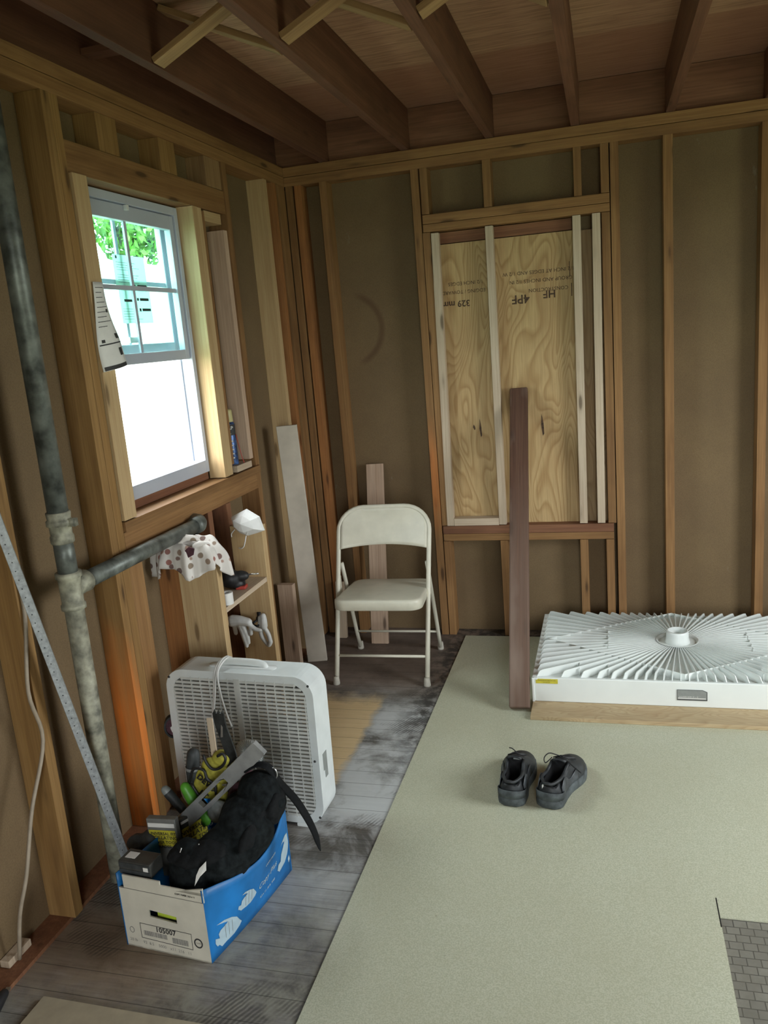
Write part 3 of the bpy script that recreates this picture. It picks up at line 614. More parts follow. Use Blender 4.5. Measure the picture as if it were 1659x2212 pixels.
# the energy stickers on the outer sash
st = bmesh.new(); box(st, (-0.1185, -1.440, 1.835), (-0.1175, -1.235, 1.952)); box(st, (-0.1185, -1.430, 1.715), (-0.1175, -1.225, 1.833))
so = tag(finish('window_sticker', st, 'sticker'), 'translucent printed sticker on the upper glass of the window', 'sticker')
bm = bmesh.new()
for y, z, ww, hh in ((-1.33, 1.842, 0.012, 0.010), (-1.305, 1.842, 0.062, 0.010), (-1.405, 1.790, 0.075, 0.009), (-1.32, 1.795, 0.012, 0.010), (-1.300, 1.795, 0.060, 0.010), (-1.312, 1.758, 0.012, 0.010), (-1.292, 1.758, 0.058, 0.010), (-1.425, 1.938, 0.010, 0.010)):
    box(bm, (-0.1170, y, z), (-0.1165, y+ww, z+hh))
for k in range(9):
    if k != 4: box(bm, (-0.1170, -1.425, 1.925-k*0.0085), (-0.1166, -1.425+random.uniform(0.10, 0.17), 1.9262-k*0.0085))
for k in range(5): box(bm, (-0.1170, -1.42, 1.765-k*0.009), (-0.1166, -1.42+random.uniform(0.09, 0.17), 1.7662-k*0.009))
finish('printed_text', bm, 'ink', so)
# curled paper label hanging over the left jamb
bm = bmesh.new(); NV = 14; rows = []
for i in range(NV+1):
    t = i/NV; z = 1.832 - 0.275*t; y0 = -1.778 - 0.022*math.sin(t*2.3) + 0.004*t; wd = 0.052 + 0.052*min(1, t*1.5)
    row = []
    for k in range(7):
        s_ = k/6; y = y0 + wd*s_; x = 0.0112 + 0.012*t*math.sin(PI*s_) + 0.02*t*t*s_ + 0.003*math.sin(6*t+3*s_)+0.003
        row.append(bm.verts.new((x, y, z + 0.016*s_*t)))
    rows.append(row)
for a, b in zip(rows, rows[1:]):
    for k in range(6): bm.faces.new((a[k], a[k+1], b[k+1], b[k]))
lab = tag(finish('paper_label', bm, 'paper', smooth=True), 'curled white printed label hanging on the left window jamb', 'label')
sd = lab.modifiers.new('thick', 'SOLIDIFY'); sd.thickness = 0.0006
bm = bmesh.new()
def paper_mark(t0, t1, s0, s1):
    def q(t, s_):
        z = 1.832 - 0.275*t; y0 = -1.778 - 0.022*math.sin(t*2.3) + 0.004*t; wd = 0.052 + 0.052*min(1, t*1.5)
        return (0.0112 + 0.012*t*math.sin(PI*s_) + 0.02*t*t*s_ + 0.003*math.sin(6*t+3*s_)+0.003+0.0012, y0+wd*s_, z+0.016*s_*t)
    n = 5; A = [bm.verts.new(q(t0, s0+(s1-s0)*k/n)) for k in range(n+1)]; B = [bm.verts.new(q(t1, s0+(s1-s0)*k/n)) for k in range(n+1)]
    for k in range(n): bm.faces.new((A[k], A[k+1], B[k+1], B[k]))
paper_mark(0.95, 0.995, 0.04, 0.95); paper_mark(0.70, 0.715, 0.05, 0.98); paper_mark(0.77, 0.86, 0.75, 0.92); paper_mark(0.60, 0.66, 0.78, 0.94); paper_mark(0.65, 0.685, 0.15, 0.28); paper_mark(0.31, 0.35, 0.72, 0.86)
for k in range(9): paper_mark(0.06+k*0.055, 0.067+k*0.055, 0.1, random.uniform(0.55, 0.9))
finish('printed_text', bm, 'ink', lab)

# outside
tag(finish('neighbour_wall', BX(((-5.6, 0.0, -0.4), (-5.2, 14.0, 2.95))), 'siding'), 'pale wall of the house next door seen through the window glass', 'building')
S(finish('ground_outside', BX(((-40, -40, -0.5), (40, 40, -0.4))), 'ground'))
tr = empty('tree', (-8.2, 12.7, -0.4), label='bright green leafy tree beyond the neighbouring wall', cat='tree')
bm = bmesh.new(); tube(bm, [(0, 0, 0), (0.1, 0, 2.2), (0.05, 0.1, 3.6)], [0.18, 0.13, 0.08]); finish('trunk', bm, 'darkwood', tr)
bm = bmesh.new()
for i in range(2600):
    d = Vector((random.gauss(0, 1), random.gauss(0, 1), random.gauss(0, 1))).normalized()*random.uniform(0.5, 1.0)
    c = Vector((d.x*1.2, d.y*1.45, 5.0+d.z*1.15)); e = Euler((random.uniform(0, 6), random.uniform(0, 6), random.uniform(0, 6))).to_matrix(); s_ = random.uniform(0.08, 0.15)
    vs = [bm.verts.new(c + e @ Vector(p)*s_) for p in ((-0.9, 0, 0), (0, 0.45, 0.1), (0.9, 0, 0), (0, -0.45, 0.1))]
    bm.faces.new(vs)
finish('foliage', bm, 'leaf', tr)

# ------------------------------------------------------------------ drain pipe on the window wall
pp = empty('drain_pipe', (0.036, -2.145, 0.0), label='grey metal drain pipe with a branch rising past the window sill', cat='pipe')
bm = bmesh.new(); tube(bm, [(0, 0, 1.165), (0, 0, 2.64)], 0.029, 20); finish('upper_pipe', bm, 'galv', pp, True)
bm = bmesh.new(); lathe(bm, [(0.0, 1.10), (0.031, 1.10), (0.033, 1.105), (0.033, 1.12), (0.030, 1.125), (0.031, 1.15), (0.037, 1.153), (0.037, 1.166), (0.032, 1.170), (0.034, 1.185), (0.034, 1.190), (0.0, 1.190)], 24)
box(bm, (0.02, -0.006, 1.148), (0.052, 0.012, 1.17)); finish('coupling', bm, 'galv2', pp, True)
bm = bmesh.new(); tube(bm, [(0, 0, 1.0), (0, 0, 1.12)], 0.028, 20); finish('upper_pipe', bm, 'galv', pp, True)
bm = bmesh.new(); lathe(bm, [(0.0, 0.905), (0.035, 0.905), (0.035, 0.918), (0.031, 0.921), (0.032, 0.995), (0.037, 1.0), (0.037, 1.014), (0.0, 1.014)], 24)
tube(bm, [(0, 0.01, 0.962), (0, 0.05, 0.966), (0.0, 0.07, 0.967)], [0.031, 0.031, 0.034], 20); finish('tee_fitting', bm, 'galv2', pp, True)
bm = bmesh.new(); tube(bm, [(0, 0.05, 0.966), (0, 0.76, 0.962)], 0.0265, 20); finish('branch_pipe', bm, 'galv', pp, True)
bm = bmesh.new(); tube(bm, [(0, 0.74, 0.962), (0, 0.775, 0.962), (-0.012, 0.80, 0.962), (-0.038, 0.815, 0.962), (-0.07, 0.818, 0.962)], [0.032, 0.033, 0.034, 0.034, 0.033], 20); finish('elbow_fitting', bm, 'galv', pp, True)
bm = bmesh.new(); tube(bm, [(0, 0, 0.02), (0, 0, 0.91)], 0.0275, 20); finish('lower_pipe', bm, 'galv2', pp, True)

# corner bead leaning on the studs: folded perforated strip
cb = bmesh.new(); A = Vector((0.095, -2.145, 0.013)); B = Vector((0.045, -2.415, 1.36)); d = (B-A).normalized(); L = (B-A).length
side = d.cross(Vector((1, 0, 0))).normalized(); out = Vector((1, 0, 0))
MWb = Matrix(((side.x, out.x, d.x, A.x), (side.y, out.y, d.y, A.y), (side.z, out.z, d.z, A.z), (0, 0, 0, 1)))
prism(cb, [(-0.018, -0.006), (-0.003, 0.005), (0.0, 0.009), (0.003, 0.005), (0.018, -0.006), (0.018, -0.0072), (0.0, 0.0055), (-0.018, -0.0072)], 0, L, MWb)
bead = tag(finish('corner_bead', cb, 'bead'), 'long perforated metal corner bead leaning across the drain pipe bay', 'corner bead')
bm = bmesh.new()
for k in range(52):
    for s_ in (-1, 1):
        z = 0.012 + k*0.0258; c = Vector((s_*0.011, 0.0, z)); sl = -s_*0.667
        vs = [bm.verts.new(MWb @ Vector((c.x+a*0.0015, -0.0010+a*0.0015*sl + 0.0016, z+b))) for a, b in ((-1, 0), (0, 0.0022), (1, 0), (0, -0.0022))]
        bm.faces.new(vs)
finish('perforation', bm, 'dsteel', bead)['kind'] = 'stuff'
bm = bmesh.new(); tube(bm, curve_pts([(0.006, -2.36, 1.42), (0.006, -2.334, 1.19), (0.006, -2.313, 1.06), (0.008, -2.312, 0.94), (0.007, -2.350, 0.74), (0.008, -2.33, 0.586), (0.006, -2.416, 0.424), (0.004, -2.475, 0.27), (-0.02, -2.50, 0.16), (-0.05, -2.50, 0.02)], 6), 0.0055, 8)
tag(finish('cable', bm, 'wire', smooth=True), 'thin grey-brown cable running down beside the leftmost stud', 'cable')
bm = BX(((-0.088, -2.53, 0.013), (-0.058, -2.44, 0.034)))
tag(finish('offcut', bm, 'newgrey', bevel=0.002, mw=Matrix.Rotation(0, 4, 'Z')), 'small pale wood offcut lying in the stud bay at the left edge', 'wood offcut')
dt = empty('putty_knife', (0.0, -2.66, 0.0), (0, 0, 0.3), 'black-handled tool lying on the floor in the bottom left corner', 'tool')
bm = bmesh.new(); capsule_chain(bm, [(-0.01, -0.05, 0.016), (0.0, 0.0, 0.02), (0.005, 0.05, 0.016)], [0.016, 0.02, 0.012]); finish('handle', bm, 'dark', dt, True)
finish('blade', BX(((0.0, 0.055, 0.010), (0.012, 0.075, 0.014))), 'steel', dt); finish('white_mark', BX(((0.004, -0.002, 0.038), (0.008, 0.022, 0.041))), 'paper', dt)

# ------------------------------------------------------------------ leaning boards
plank('primed_board', (0.072, -0.395, 0.0), (0.045, -0.415, 1.215), (0.98, 0.2, 0), 0.100, 0.018, 'plank_w', 'grey-white primed board leaning in the corner left of the chair', 'wood board')
plank('pine_board', (0.338, -0.145, 0.0), (0.330, 0.062, 0.935), (1, 0, 0), 0.092, 0.02, 'pink', 'pale pine board standing behind the folding chair', 'wood board')
plank('dark_plank', (1.146, -0.868, 0.017), (1.112, 0.028, 1.285), (1, 0, 0), 0.086, 0.038, 'post', 'dirty dark brown plank propped against the plywood, foot on the vinyl', 'wood plank', bevel=0.006)

# ------------------------------------------------------------------ shelf between two uprights under the window
sh = empty('makeshift_shelf', (0.08, -1.27, 0.0), label='makeshift pale pine shelf with two uprights under the window', cat='shelf')
def lb(nm, a, b, mat, axis):
    o = board(nm, Vector(a), Vector(b), mat, axis, parent=None); mw = o.matrix_world.copy(); o.parent = sh; o.matrix_parent_inverse = Matrix.Identity(4)
    o.matrix_local = Matrix.Translation((-0.08, 1.27, 0)) @ mw; return o
lb('side_board', (0.002, -1.500, 0.0), (0.158, -1.462, 0.862), 'new', 2)
lb('side_board', (0.008, -1.062, 0.0), (0.152, -1.024, 0.878), 'new', 2)
lb('shelf_board', (0.002, -1.460, 0.640), (0.150, -1.064, 0.660), 'newgrey', 1)
lb('cleat', (0.002, -1.460, 0.585), (0.140, -1.425, 0.638), 'new', 0)
lb('cleat', (0.002, -1.350, 0.662), (0.014, -1.10, 0.70), 'newgrey', 1)

# cloth cap draped on the left upright
def drape(name, c, rx, ry, h, mat, seed=0, folds=9, n=72, m=22):
    bm = bmesh.new(); rings = []
    for i in range(m+1):
        t = i/m; ring = []
        for k in range(n):
            a = 2*PI*k/n
            f = 1 + 0.13*t*math.sin(folds*a+seed) + 0.08*t*math.sin((folds*2+1)*a+1.7*seed) + 0.10*math.sin(3*a+seed*2)*t
            r = math.sin(min(1, t*1.25)*PI/2)
            x = rx*r*f*math.cos(a); y = ry*r*f*math.sin(a)
            z = -h*(t**2.1)*(1.0 + 0.22*math.sin(5*a+seed)*t) + 0.020*mnoise.noise(Vector((x*22, y*22, t*3+seed))) + 0.012*math.sin(7*a)*(1-t)*t*2
            ring.append(bm.verts.new((c[0]+x, c[1]+y, c[2]+z)))
        rings.append(ring)
    for a_, b_ in zip(rings, rings[1:]):
        for k in range(n): bm.faces.new((a_[k], a_[(k+1) % n], b_[(k+1) % n], b_[k]))
    o = finish(name, bm, mat, smooth=True); s_ = o.modifiers.new('thick', 'SOLIDIFY'); s_.thickness = 0.002
    return o
cap = drape('cloth_cap', (0.045, -1.480, 0.940), 0.138, 0.085, 0.118, 'bonnet', 1.3)
tag(cap, 'white cloth cap with pink and brown dots draped over the left shelf upright', 'cap')
bm = bmesh.new()
for cx_, cz_, rr in ((0.075, 0.925, 0.034), (0.035, 0.93, 0.04), (0.12, 0.905, 0.03)):
    tube(bm, [(cx_+rr*math.cos(a), -1.52+0.015*math.cos(a), cz_+rr*0.7*math.sin(a)) for a in [PI*k/8 for k in range(9)]], [0.003, 0.006, 0.009, 0.011, 0.012, 0.011, 0.009, 0.006, 0.003], 8)
finish('gathered_fold', bm, 'bonnet', cap, True)
bm = bmesh.new(); prism(bm, [(0.085, 0.885), (0.075, 0.912), (0.092, 0.925), (0.112, 0.918), (0.105, 0.895)], 1.553, 1.558, UPR); finish('red_patch', bm, 'maroon', cap)

# white moulded face mask hung on the right upright
mk = empty('face_mask', (0.085, -1.066, 0.90), label='white cup-shaped face mask hanging on top of the right shelf upright', cat='face mask')
bm = bmesh.new()
out_ = [(-0.060, 0.020), (0.012, 0.052), (0.066, 0.018), (0.082, -0.040), (0.045, -0.052), (0.005, -0.062), (-0.028, -0.050), (-0.055, -0.022)]
rings = [[bm.verts.new((x, 0.0, z)) for x, z in out_], [bm.verts.new((x*0.94, -0.012, z*0.94)) for x, z in out_], [bm.verts.new((x*0.62, -0.040, z*0.62)) for x, z in out_]]
cv = bm.verts.new((0.0, -0.052, 0.0))
for a_, b_ in zip(rings, rings[1:]):
    for k in range(8): bm.faces.new((a_[k], a_[(k+1) % 8], b_[(k+1) % 8], b_[k]))
for k in range(8): bm.faces.new((rings[2][k], rings[2][(k+1) % 8], cv))
mo = finish('mask_shell', bm, 'mask', mk); s_ = mo.modifiers.new('thick', 'SOLIDIFY'); s_.thickness = 0.0015
bm = bmesh.new(); tube(bm, [(0.062, -0.013, 0.018), (0.047, -0.032, -0.012), (0.02, -0.035, -0.038), (0.005, -0.020, -0.055)], 0.0016, 6); finish('seam', bm, 'mask', mk)
bm = bmesh.new(); tube(bm, curve_pts([(0.005, -0.02, -0.058), (0.002, -0.03, -0.08), (-0.006, -0.03, -0.10), (-0.022, -0.025, -0.11), (-0.034, -0.02, -0.108)]), 0.0022, 6); finish('ear_loop', bm, 'mask', mk, True)
bm = bmesh.new(); tube(bm, curve_pts([(-0.042, -0.02, -0.03), (-0.055, -0.028, -0.045), (-0.058, -0.025, -0.06)]), 0.0022, 6); finish('ear_loop', bm, 'mask', mk, True)

# tool, tape roll on the shelf
tl = empty('hand_tool', (0.080, -1.225, 0.661), (0, 0, 0.15), 'small black and red tool with a silver tip lying on the shelf', 'tool')
blob('body', [((-0.012, 0, 0.042), (0.048, 0.038, 0.038)), ((0.03, 0, 0.052), (0.036, 0.024, 0.022)), ((0.012, 0, 0.02), (0.03, 0.026, 0.02))], 'dark', tl, 0.004, 3)
finish('foot', BX(((0.01, -0.02, 0.0), (0.05, 0.02, 0.014))), 'red', tl, bevel=0.003)
bm = bmesh.new(); tube(bm, [(0.055, 0, 0.056), (0.105, 0, 0.058)], 0.0032, 10); finish('metal_tip', bm, 'steel', tl, True)
finish('trigger', BX(((0.036, -0.006, 0.016), (0.046, 0.006, 0.036))), 'dark', tl)
bm = bmesh.new(); ring_prism(bm, [(0.024*math.cos(2*PI*k/28), 0.024*math.sin(2*PI*k/28)) for k in range(28)], [(0.013*math.cos(2*PI*k/28), 0.013*math.sin(2*PI*k/28)) for k in range(28)], 0.661, 0.706, Matrix.Translation((0.135, -1.405, 0)))
tag(finish('tape_roll', bm, 'paper', smooth=False), 'white roll of tape at the left end of the shelf', 'tape roll')
# white gloves hanging between the uprights
def hang_glove(base, fingers, palm, label):
    e = empty('rubber_glove', base, label=label, cat='glove', group=None)
    bm = bmesh.new()
    for pts, rs in fingers+[palm]: capsule_chain(bm, curve_pts(pts, 4), [rs[0]+(rs[1]-rs[0])*k/(4*(len(pts)-1)) for k in range(4*(len(pts)-1)+1)])
    o = finish('glove_body', bm, 'glove_w', e, True); r_ = o.modifiers.new('merge', 'REMESH'); r_.mode = 'VOXEL'; r_.voxel_size = 0.0028; r_.use_smooth_shade = True
    sm = o.modifiers.new('soft', 'SMOOTH'); sm.iterations = 3
    return e
hang_glove((0.04, -1.135, 0.48), [([(0.01, 0, -0.01), (0.022, 0, -0.05), (0.026, 0, -0.085)], (0.014, 0.009)), ([(0.0, 0, -0.01), (0.01, -0.004, -0.05), (0.018, -0.004, -0.098)], (0.014, 0.009)),
            ([(0.03, 0, 0.01), (0.045, 0, -0.01), (0.042, 0, -0.045)], (0.013, 0.009)), ([(0.03, 0, 0.005), (0.06, 0.0, -0.022), (0.085, 0.002, -0.03)], (0.012, 0.008)), ([(-0.02, 0, 0.0), (-0.03, 0.006, -0.02), (-0.028, 0.004, -0.045)], (0.013, 0.009))],
           ([(-0.035, 0, 0.01), (-0.005, 0, 0.012), (0.035, 0, 0.006)], (0.026, 0.018)), 'crumpled white rubber glove hanging left, between the shelf uprights')
hang_glove((0.115, -1.095, 0.47), [([(0.0, 0, 0.02), (-0.006, 0, -0.02), (-0.004, 0, -0.06), (0.010, 0, -0.088)], (0.012, 0.009)), ([(0.01, 0, -0.02), (0.026, 0, -0.05), (0.034, -0.003, -0.085)], (0.010, 0.010)), ([(0.034, -0.003, -0.085), (0.025, -0.003, -0.10), (0.010, 0, -0.09)], (0.010, 0.008))],
           ([(0.012, 0, 0.028), (0.014, -0.003, 0.01), (0.010, 0, -0.015)], (0.013, 0.017)), 'looped white rubber glove hanging in front of the right shelf upright')
bm = bmesh.new(); tube(bm, [(0.095, -1.063, 0.487), (0.095, -1.085, 0.487), (0.10, -1.10, 0.480), (0.093, -1.115, 0.478), (0.08, -1.10, 0.468)], 0.005, 8); tube(bm, [(0.07, -1.10, 0.462), (0.10, -1.105, 0.455), (0.112, -1.10, 0.465)], 0.0055, 8)
box(bm, (0.088, -1.070, 0.47), (0.104, -1.063, 0.505))
tag(finish('wall_hook', bm, 'dark', smooth=True), 'black hook on the right shelf upright holding the white gloves', 'hook')

# spray can in the niche
cn = empty('spray_can', (-0.045, -0.852, 1.1055), (0, 0, 0.4), 'aerosol can with pale yellow cap standing in the niche right of the window', 'can')
bm = bmesh.new(); lathe(bm, [(0, 0), (0.026, 0), (0.027, 0.004), (0.027, 0.175), (0.021, 0.186), (0, 0.186)], 28); finish('can_body', bm, 'canblue', cn, True)
bm = bmesh.new(); lathe(bm, [(0.0272, 0.128), (0.0275, 0.13), (0.0275, 0.172), (0.0272, 0.174)], 28); finish('black_band', bm, 'ink', cn, True)
bm = bmesh.new(); lathe(bm, [(0.021, 0.183), (0.023, 0.186), (0.022, 0.232), (0.018, 0.238), (0, 0.239)], 24); finish('cap', bm, 'cap_y', cn, True)
bm = bmesh.new()
add_text(bm, 'GAP', 0.020, Matrix.Translation((-0.018, -0.0285, 0.153)) @ UPR, bold=0.0004); add_text(bm, 'SIL', 0.020, Matrix.Translation((-0.014, -0.0285, 0.134)) @ UPR, bold=0.0004)
for k in range(5): box(bm, (-0.016, -0.0288, 0.10-k*0.018), (0.014, -0.0278, 0.106-k*0.018))
finish('printed_text', bm, 'paper', cn)
bm = bmesh.new(); tube(bm, curve_pts([(0.028, -0.01, 0.13), (0.036, -0.02, 0.08), (0.044, -0.02, 0.03), (0.05, -0.01, 0.004)]), 0.002, 6); finish('straw', bm, 'red', cn, True)

# round reel on the stud beside the fan
rl = empty('cable_reel', (0.018, -1.700, 0.305), (0, 0, 0), 'small round dark-rimmed reel hanging on the wall left of the box fan', 'reel')
bm = bmesh.new(); MR = Matrix.Rotation(0.5, 4, 'Z') @ Matrix.Rotation(PI/2, 4, 'X')
ring_prism(bm, [(0.033*math.cos(2*PI*k/32), 0.042*math.sin(2*PI*k/32)) for k in range(32)], [(0.027*math.cos(2*PI*k/32), 0.035*math.sin(2*PI*k/32)) for k in range(32)], -0.012, 0.012, MR); finish('rim', bm, 'dsteel', rl)
bm = bmesh.new(); prism(bm, [(0.028*math.cos(2*PI*k/32), 0.036*math.sin(2*PI*k/32)) for k in range(32)], -0.010, 0.002, MR); finish('disc', bm, 'maroon', rl)
bm = bmesh.new(); prism(bm, [(0.01, -0.03), (0.02, -0.005), (0.004, 0.01), (-0.012, -0.002), (-0.008, -0.02)], 0.002, 0.006, MR); finish('white_hub', bm, 'paper', rl)

# ------------------------------------------------------------------ folding chair
ch = empty('folding_chair', (0.473, -0.435, 0.0), (0, 0, 0.037), 'cream metal folding chair standing in the far corner of the room', 'chair')
Ls = math.hypot(0.345, 0.79)
def fp(x, s_): return Vector((x, -0.22 + 0.335*s_/Ls, 0.792*s_/Ls))
pts = [fp(-0.219, 0.0), fp(-0.221, 0.3), fp(-0.224, 0.6), fp(-0.226, Ls-0.125)]
for k in range(1, 9):
    a = PI - PI/2*k/8; pts.append(fp(-0.101+0.125*math.cos(a), Ls-0.125+0.118*math.sin(a)))
pts += [fp(0.0, Ls-0.0065)] + [Vector((-p.x, p.y, p.z)) for p in pts[::-1]]
bm = bmesh.new(); tube(bm, pts, 0.0112, 14); finish('front_frame', bm, 'chair', ch, True)
for s_ in (-1, 1):
    bm = bmesh.new(); tube(bm, [(s_*0.213, 0.225, 0.0), (s_*0.214, 0.18, 0.11), (s_*0.212, 0.055, 0.44), (s_*0.212, 0.02, 0.53)], 0.0100, 12); finish('rear_leg', bm, 'chair', ch, True)
    for y, x in ((-0.22, 0.219), (0.225, 0.213)):
        bm = bmesh.new(); lathe(bm, [(0, 0), (0.0155, 0), (0.0165, 0.006), (0.014, 0.034), (0.0125, 0.04), (0, 0.04)], 16, Matrix.Translation((s_*x, y, 0))); finish('foot_cap', bm, 'rubber', ch, True)
    bm = bmesh.new(); box(bm, (s_*0.222-0.004, -0.02, 0.375), (s_*0.222+0.004, 0.01, 0.47)); finish('hinge_plate', bm, 'chair', ch, bevel=0.002)
    bm = bmesh.new(); lathe(bm, [(0, -0.006), (0.007, -0.005), (0.007, 0.005), (0, 0.006)], 12, Matrix.Translation((s_*0.205-0.012*s_, -0.055, 0.385)) @ Matrix.Rotation(PI/2, 4, 'Y')); finish('rivet', bm, 'chair', ch, True)
bm = bmesh.new(); tube(bm, [fp(-0.215, 0.135), fp(0.215, 0.135)], 0.0068, 10); finish('stretcher', bm, 'chair', ch, True)
bm = bmesh.new(); tube(bm, [(-0.212, 0.178, 0.115), (0.212, 0.178, 0.115)], 0.0060, 10); finish('stretcher', bm, 'chair', ch, True)
# curved back panel
bm = bmesh.new(); nx = 28; nz = 12; grid = []
for j in range(nz+1):
    row = []
    for i in range(nx+1):
        u = -1 + 2*i/nx; x = 0.216*u
        top = Ls - 0.012 if abs(x) < 0.101 else Ls-0.125+0.118*math.sqrt(max(0, 1-((abs(x)-0.101)/0.1195)**2))
        bot = 0.648 + 0.014*(1-u*u)
        s_ = bot + (top-bot)*j/nz; p = fp(x, s_); p.y += 0.030*(1-u*u)*(1-(j/nz)**3) - 0.004
        row.append(bm.verts.new(p))
    grid.append(row)
for a_, b_ in zip(grid, grid[1:]):
    for i in range(nx): bm.faces.new((a_[i], a_[i+1], b_[i+1], b_[i]))
bo = finish('backrest', bm, 'chair', ch, True); s_ = bo.modifiers.new('thick', 'SOLIDIFY'); s_.thickness = 0.004
# seat: shallow pressed pan
bm = bmesh.new(); prof = rrect(0.405, 0.405, 0.055, 8, 0.016, -0.062)
lv = [(0.93, 0.421), (0.975, 0.4195), (0.995, 0.415), (1.0, 0.405), (1.0, 0.384), (0.98, 0.381), (0.96, 0.384), (0.95, 0.406)]
rings = []
for s_, z in lv: rings.append([bm.verts.new((0.016+(x-0.016)*s_*(1+0.03*(-(y+0.062)/0.2)), -0.062+(y+0.062)*s_, z + (0.010*(-(y+0.062))/0.2 if z > 0.40 else 0))) for x, y in prof])
for a_, b_ in zip(rings, rings[1:]):
    for k in range(len(prof)): bm.faces.new((a_[k], a_[(k+1) % len(prof)], b_[(k+1) % len(prof)], b_[k]))
bm.faces.new(rings[0]); bm.faces.new(rings[-1][::-1])
finish('seat', bm, 'chair', ch, True)

# ------------------------------------------------------------------ box fan
fn = empty('box_fan', (0.315, -1.768, 0.0), (0, 0.012, -0.04), 'white square box fan standing on the floor with its cord wrapped over the top', 'fan')
W, H, D = 0.545, 0.535, 0.112
MF = Matrix.Translation((0, 0, 0.012+H/2)) @ UPR      # drawing xy -> x,z ; depth +z -> -y
out_ = rrect(W, H, 0.07, 8); in_ = rrect(W-0.055, H-0.055, 0.052, 8)
bm = bmesh.new(); ring_prism(bm, out_, in_, -0.008, 0.0, MF); ring_prism(bm, out_, rrect(W-0.006, H-0.006, 0.067, 8), -D, -0.006, MF)
ring_prism(bm, out_, in_, -D-0.004, -D+0.002, MF); finish('housing', bm, 'fan_white', fn, False, bevel=0.0015)
def grille(y, hs=0.0042):
    bm = bmesh.new(); hw, hh = (W-0.055)/2, (H-0.055)/2
    def half(z):
        dz = abs(z)-(hh-0.052); return hw if dz <= 0 else hw-0.052+math.sqrt(max(0, 0.052**2-dz*dz))
    k = -17
    while k <= 17:
        z = k*0.0139; h_ = half(z)
        if abs(z) < hh: box(bm, (-h_, y-0.005, z-hs+0.012+H/2), (h_, y+0.003, z+hs+0.012+H/2))
        k += 1
    for x in [q*0.0345 for q in range(-7, 8)]:
        box(bm, (x-0.0014 if abs(x) > 0.001 else x-0.011, y-0.006, 0.012+H/2-half(x)), (x+0.0014 if abs(x) > 0.001 else x+0.011, y+0.003, 0.012+H/2+half(x)))
    return bm
finish('front_grille', grille(-0.002+0.006), 'grille', fn); finish('rear_grille', grille(D-0.004, 0.0012), 'dkgrey', fn)
bm = bmesh.new(); lathe(bm, [(0, 0.008), (0.045, 0.007), (0.052, 0.0), (0.052, -0.004), (0, -0.004)], 40, MF @ Matrix.Translation((0.02, -0.02, 0.0)))
for k in range(40):
    a = 2*PI*k/40; box(bm, (0.02, -0.0006, 0.006), (0.05, 0.0006, 0.0095), MF @ Matrix.Translation((0.02, -0.02, 0)) @ Matrix.Rotation(a, 4, 'Z'))
finish('centre_badge', bm, 'fan_white', fn, True)
for k in range(5):
    bm = bmesh.new(); a0 = 2*PI*k/5+0.42; g = []
    for i in range(9):
        r = 0.04+0.185*i/8; wd = 0.18+0.42*math.sin(PI*min(1, i/8*0.95+0.05))
        g.append([bm.verts.new((r*math.cos(a0+wd*(j/4-0.5)*1.25), r*math.sin(a0+wd*(j/4-0.5)*1.25), -D*0.30+0.03*(j/4-0.5)*(1-0.3*i/8))) for j in range(5)])
    for a_, b_ in zip(g, g[1:]):
        for j in range(4): bm.faces.new((a_[j], a_[j+1], b_[j+1], b_[j]))
    bmesh.ops.transform(bm, matrix=MF, verts=bm.verts[:])
    o = finish('blade', bm, 'blade', fn, True); s_ = o.modifiers.new('thick', 'SOLIDIFY'); s_.thickness = 0.003
bm = bmesh.new(); lathe(bm, [(0, -0.03), (0.045, -0.03), (0.05, -0.04), (0.05, -0.08), (0, -0.085)], 28, MF); finish('hub', bm, 'blade', fn, True)
bm = bmesh.new(); zt = 0.012+H
tube(bm, curve_pts([(-0.085, 0.055, zt-0.002), (-0.075, 0.055, zt+0.012), (-0.04, 0.052, zt+0.018), (0.04, 0.052, zt+0.018), (0.075, 0.055, zt+0.012), (0.085, 0.055, zt-0.002)], 5), 0.009, 10, flat=1.5)
for v in rrect(0.25, 0.04, 0.018, 5): pass
prism(bm, rrect(0.25, 0.036, 0.017, 5, 0.0, 0.055), zt-0.001, zt+0.003); finish('handle', bm, 'white_plastic', fn, True)
for sx, sy in ((-1, 1), (1, 1), (1, -1), (1, 0)):
    bm = bmesh.new(); lathe(bm, [(0, 0.003), (0.004, 0.002), (0.0045, 0.0)], 12, MF @ Matrix.Translation((sx*(W/2-0.016), sy*(H/2-0.030)+(-0.03 if sy == 0 else 0), 0))); finish('screw', bm, 'dsteel', fn, True)
finish('rating_sticker', BX(((W/2-0.001, 0.030, 0.20), (W/2+0.0012, 0.062, 0.26)), ((W/2-0.001, 0.040, 0.17), (W/2+0.0013, 0.062, 0.20))), 'label_grey', fn)
for sx in (-1, 1):
    finish('foot', BX(((sx*0.19-0.02, -0.004, 0.0), (sx*0.19+0.02, D+0.004, 0.014))), 'white_plastic', fn, bevel=0.003)
bm = bmesh.new()
tube(bm, curve_pts([(-0.072, 0.085, zt-0.01), (-0.068, 0.07, zt+0.022), (-0.070, 0.03, zt+0.026), (-0.074, -0.008, zt-0.002), (-0.084, -0.012, zt-0.08), (-0.100, -0.012, zt-0.160), (-0.118, -0.012, zt-0.215)], 6), 0.0034, 8)
tube(bm, curve_pts([(-0.052, 0.085, zt-0.01), (-0.050, 0.07, zt+0.024), (-0.055, 0.03, zt+0.028), (-0.062, -0.008, zt-0.002), (-0.056, -0.012, zt-0.08), (-0.042, -0.012, zt-0.150), (-0.030, -0.012, zt-0.19)], 6), 0.0034, 8)
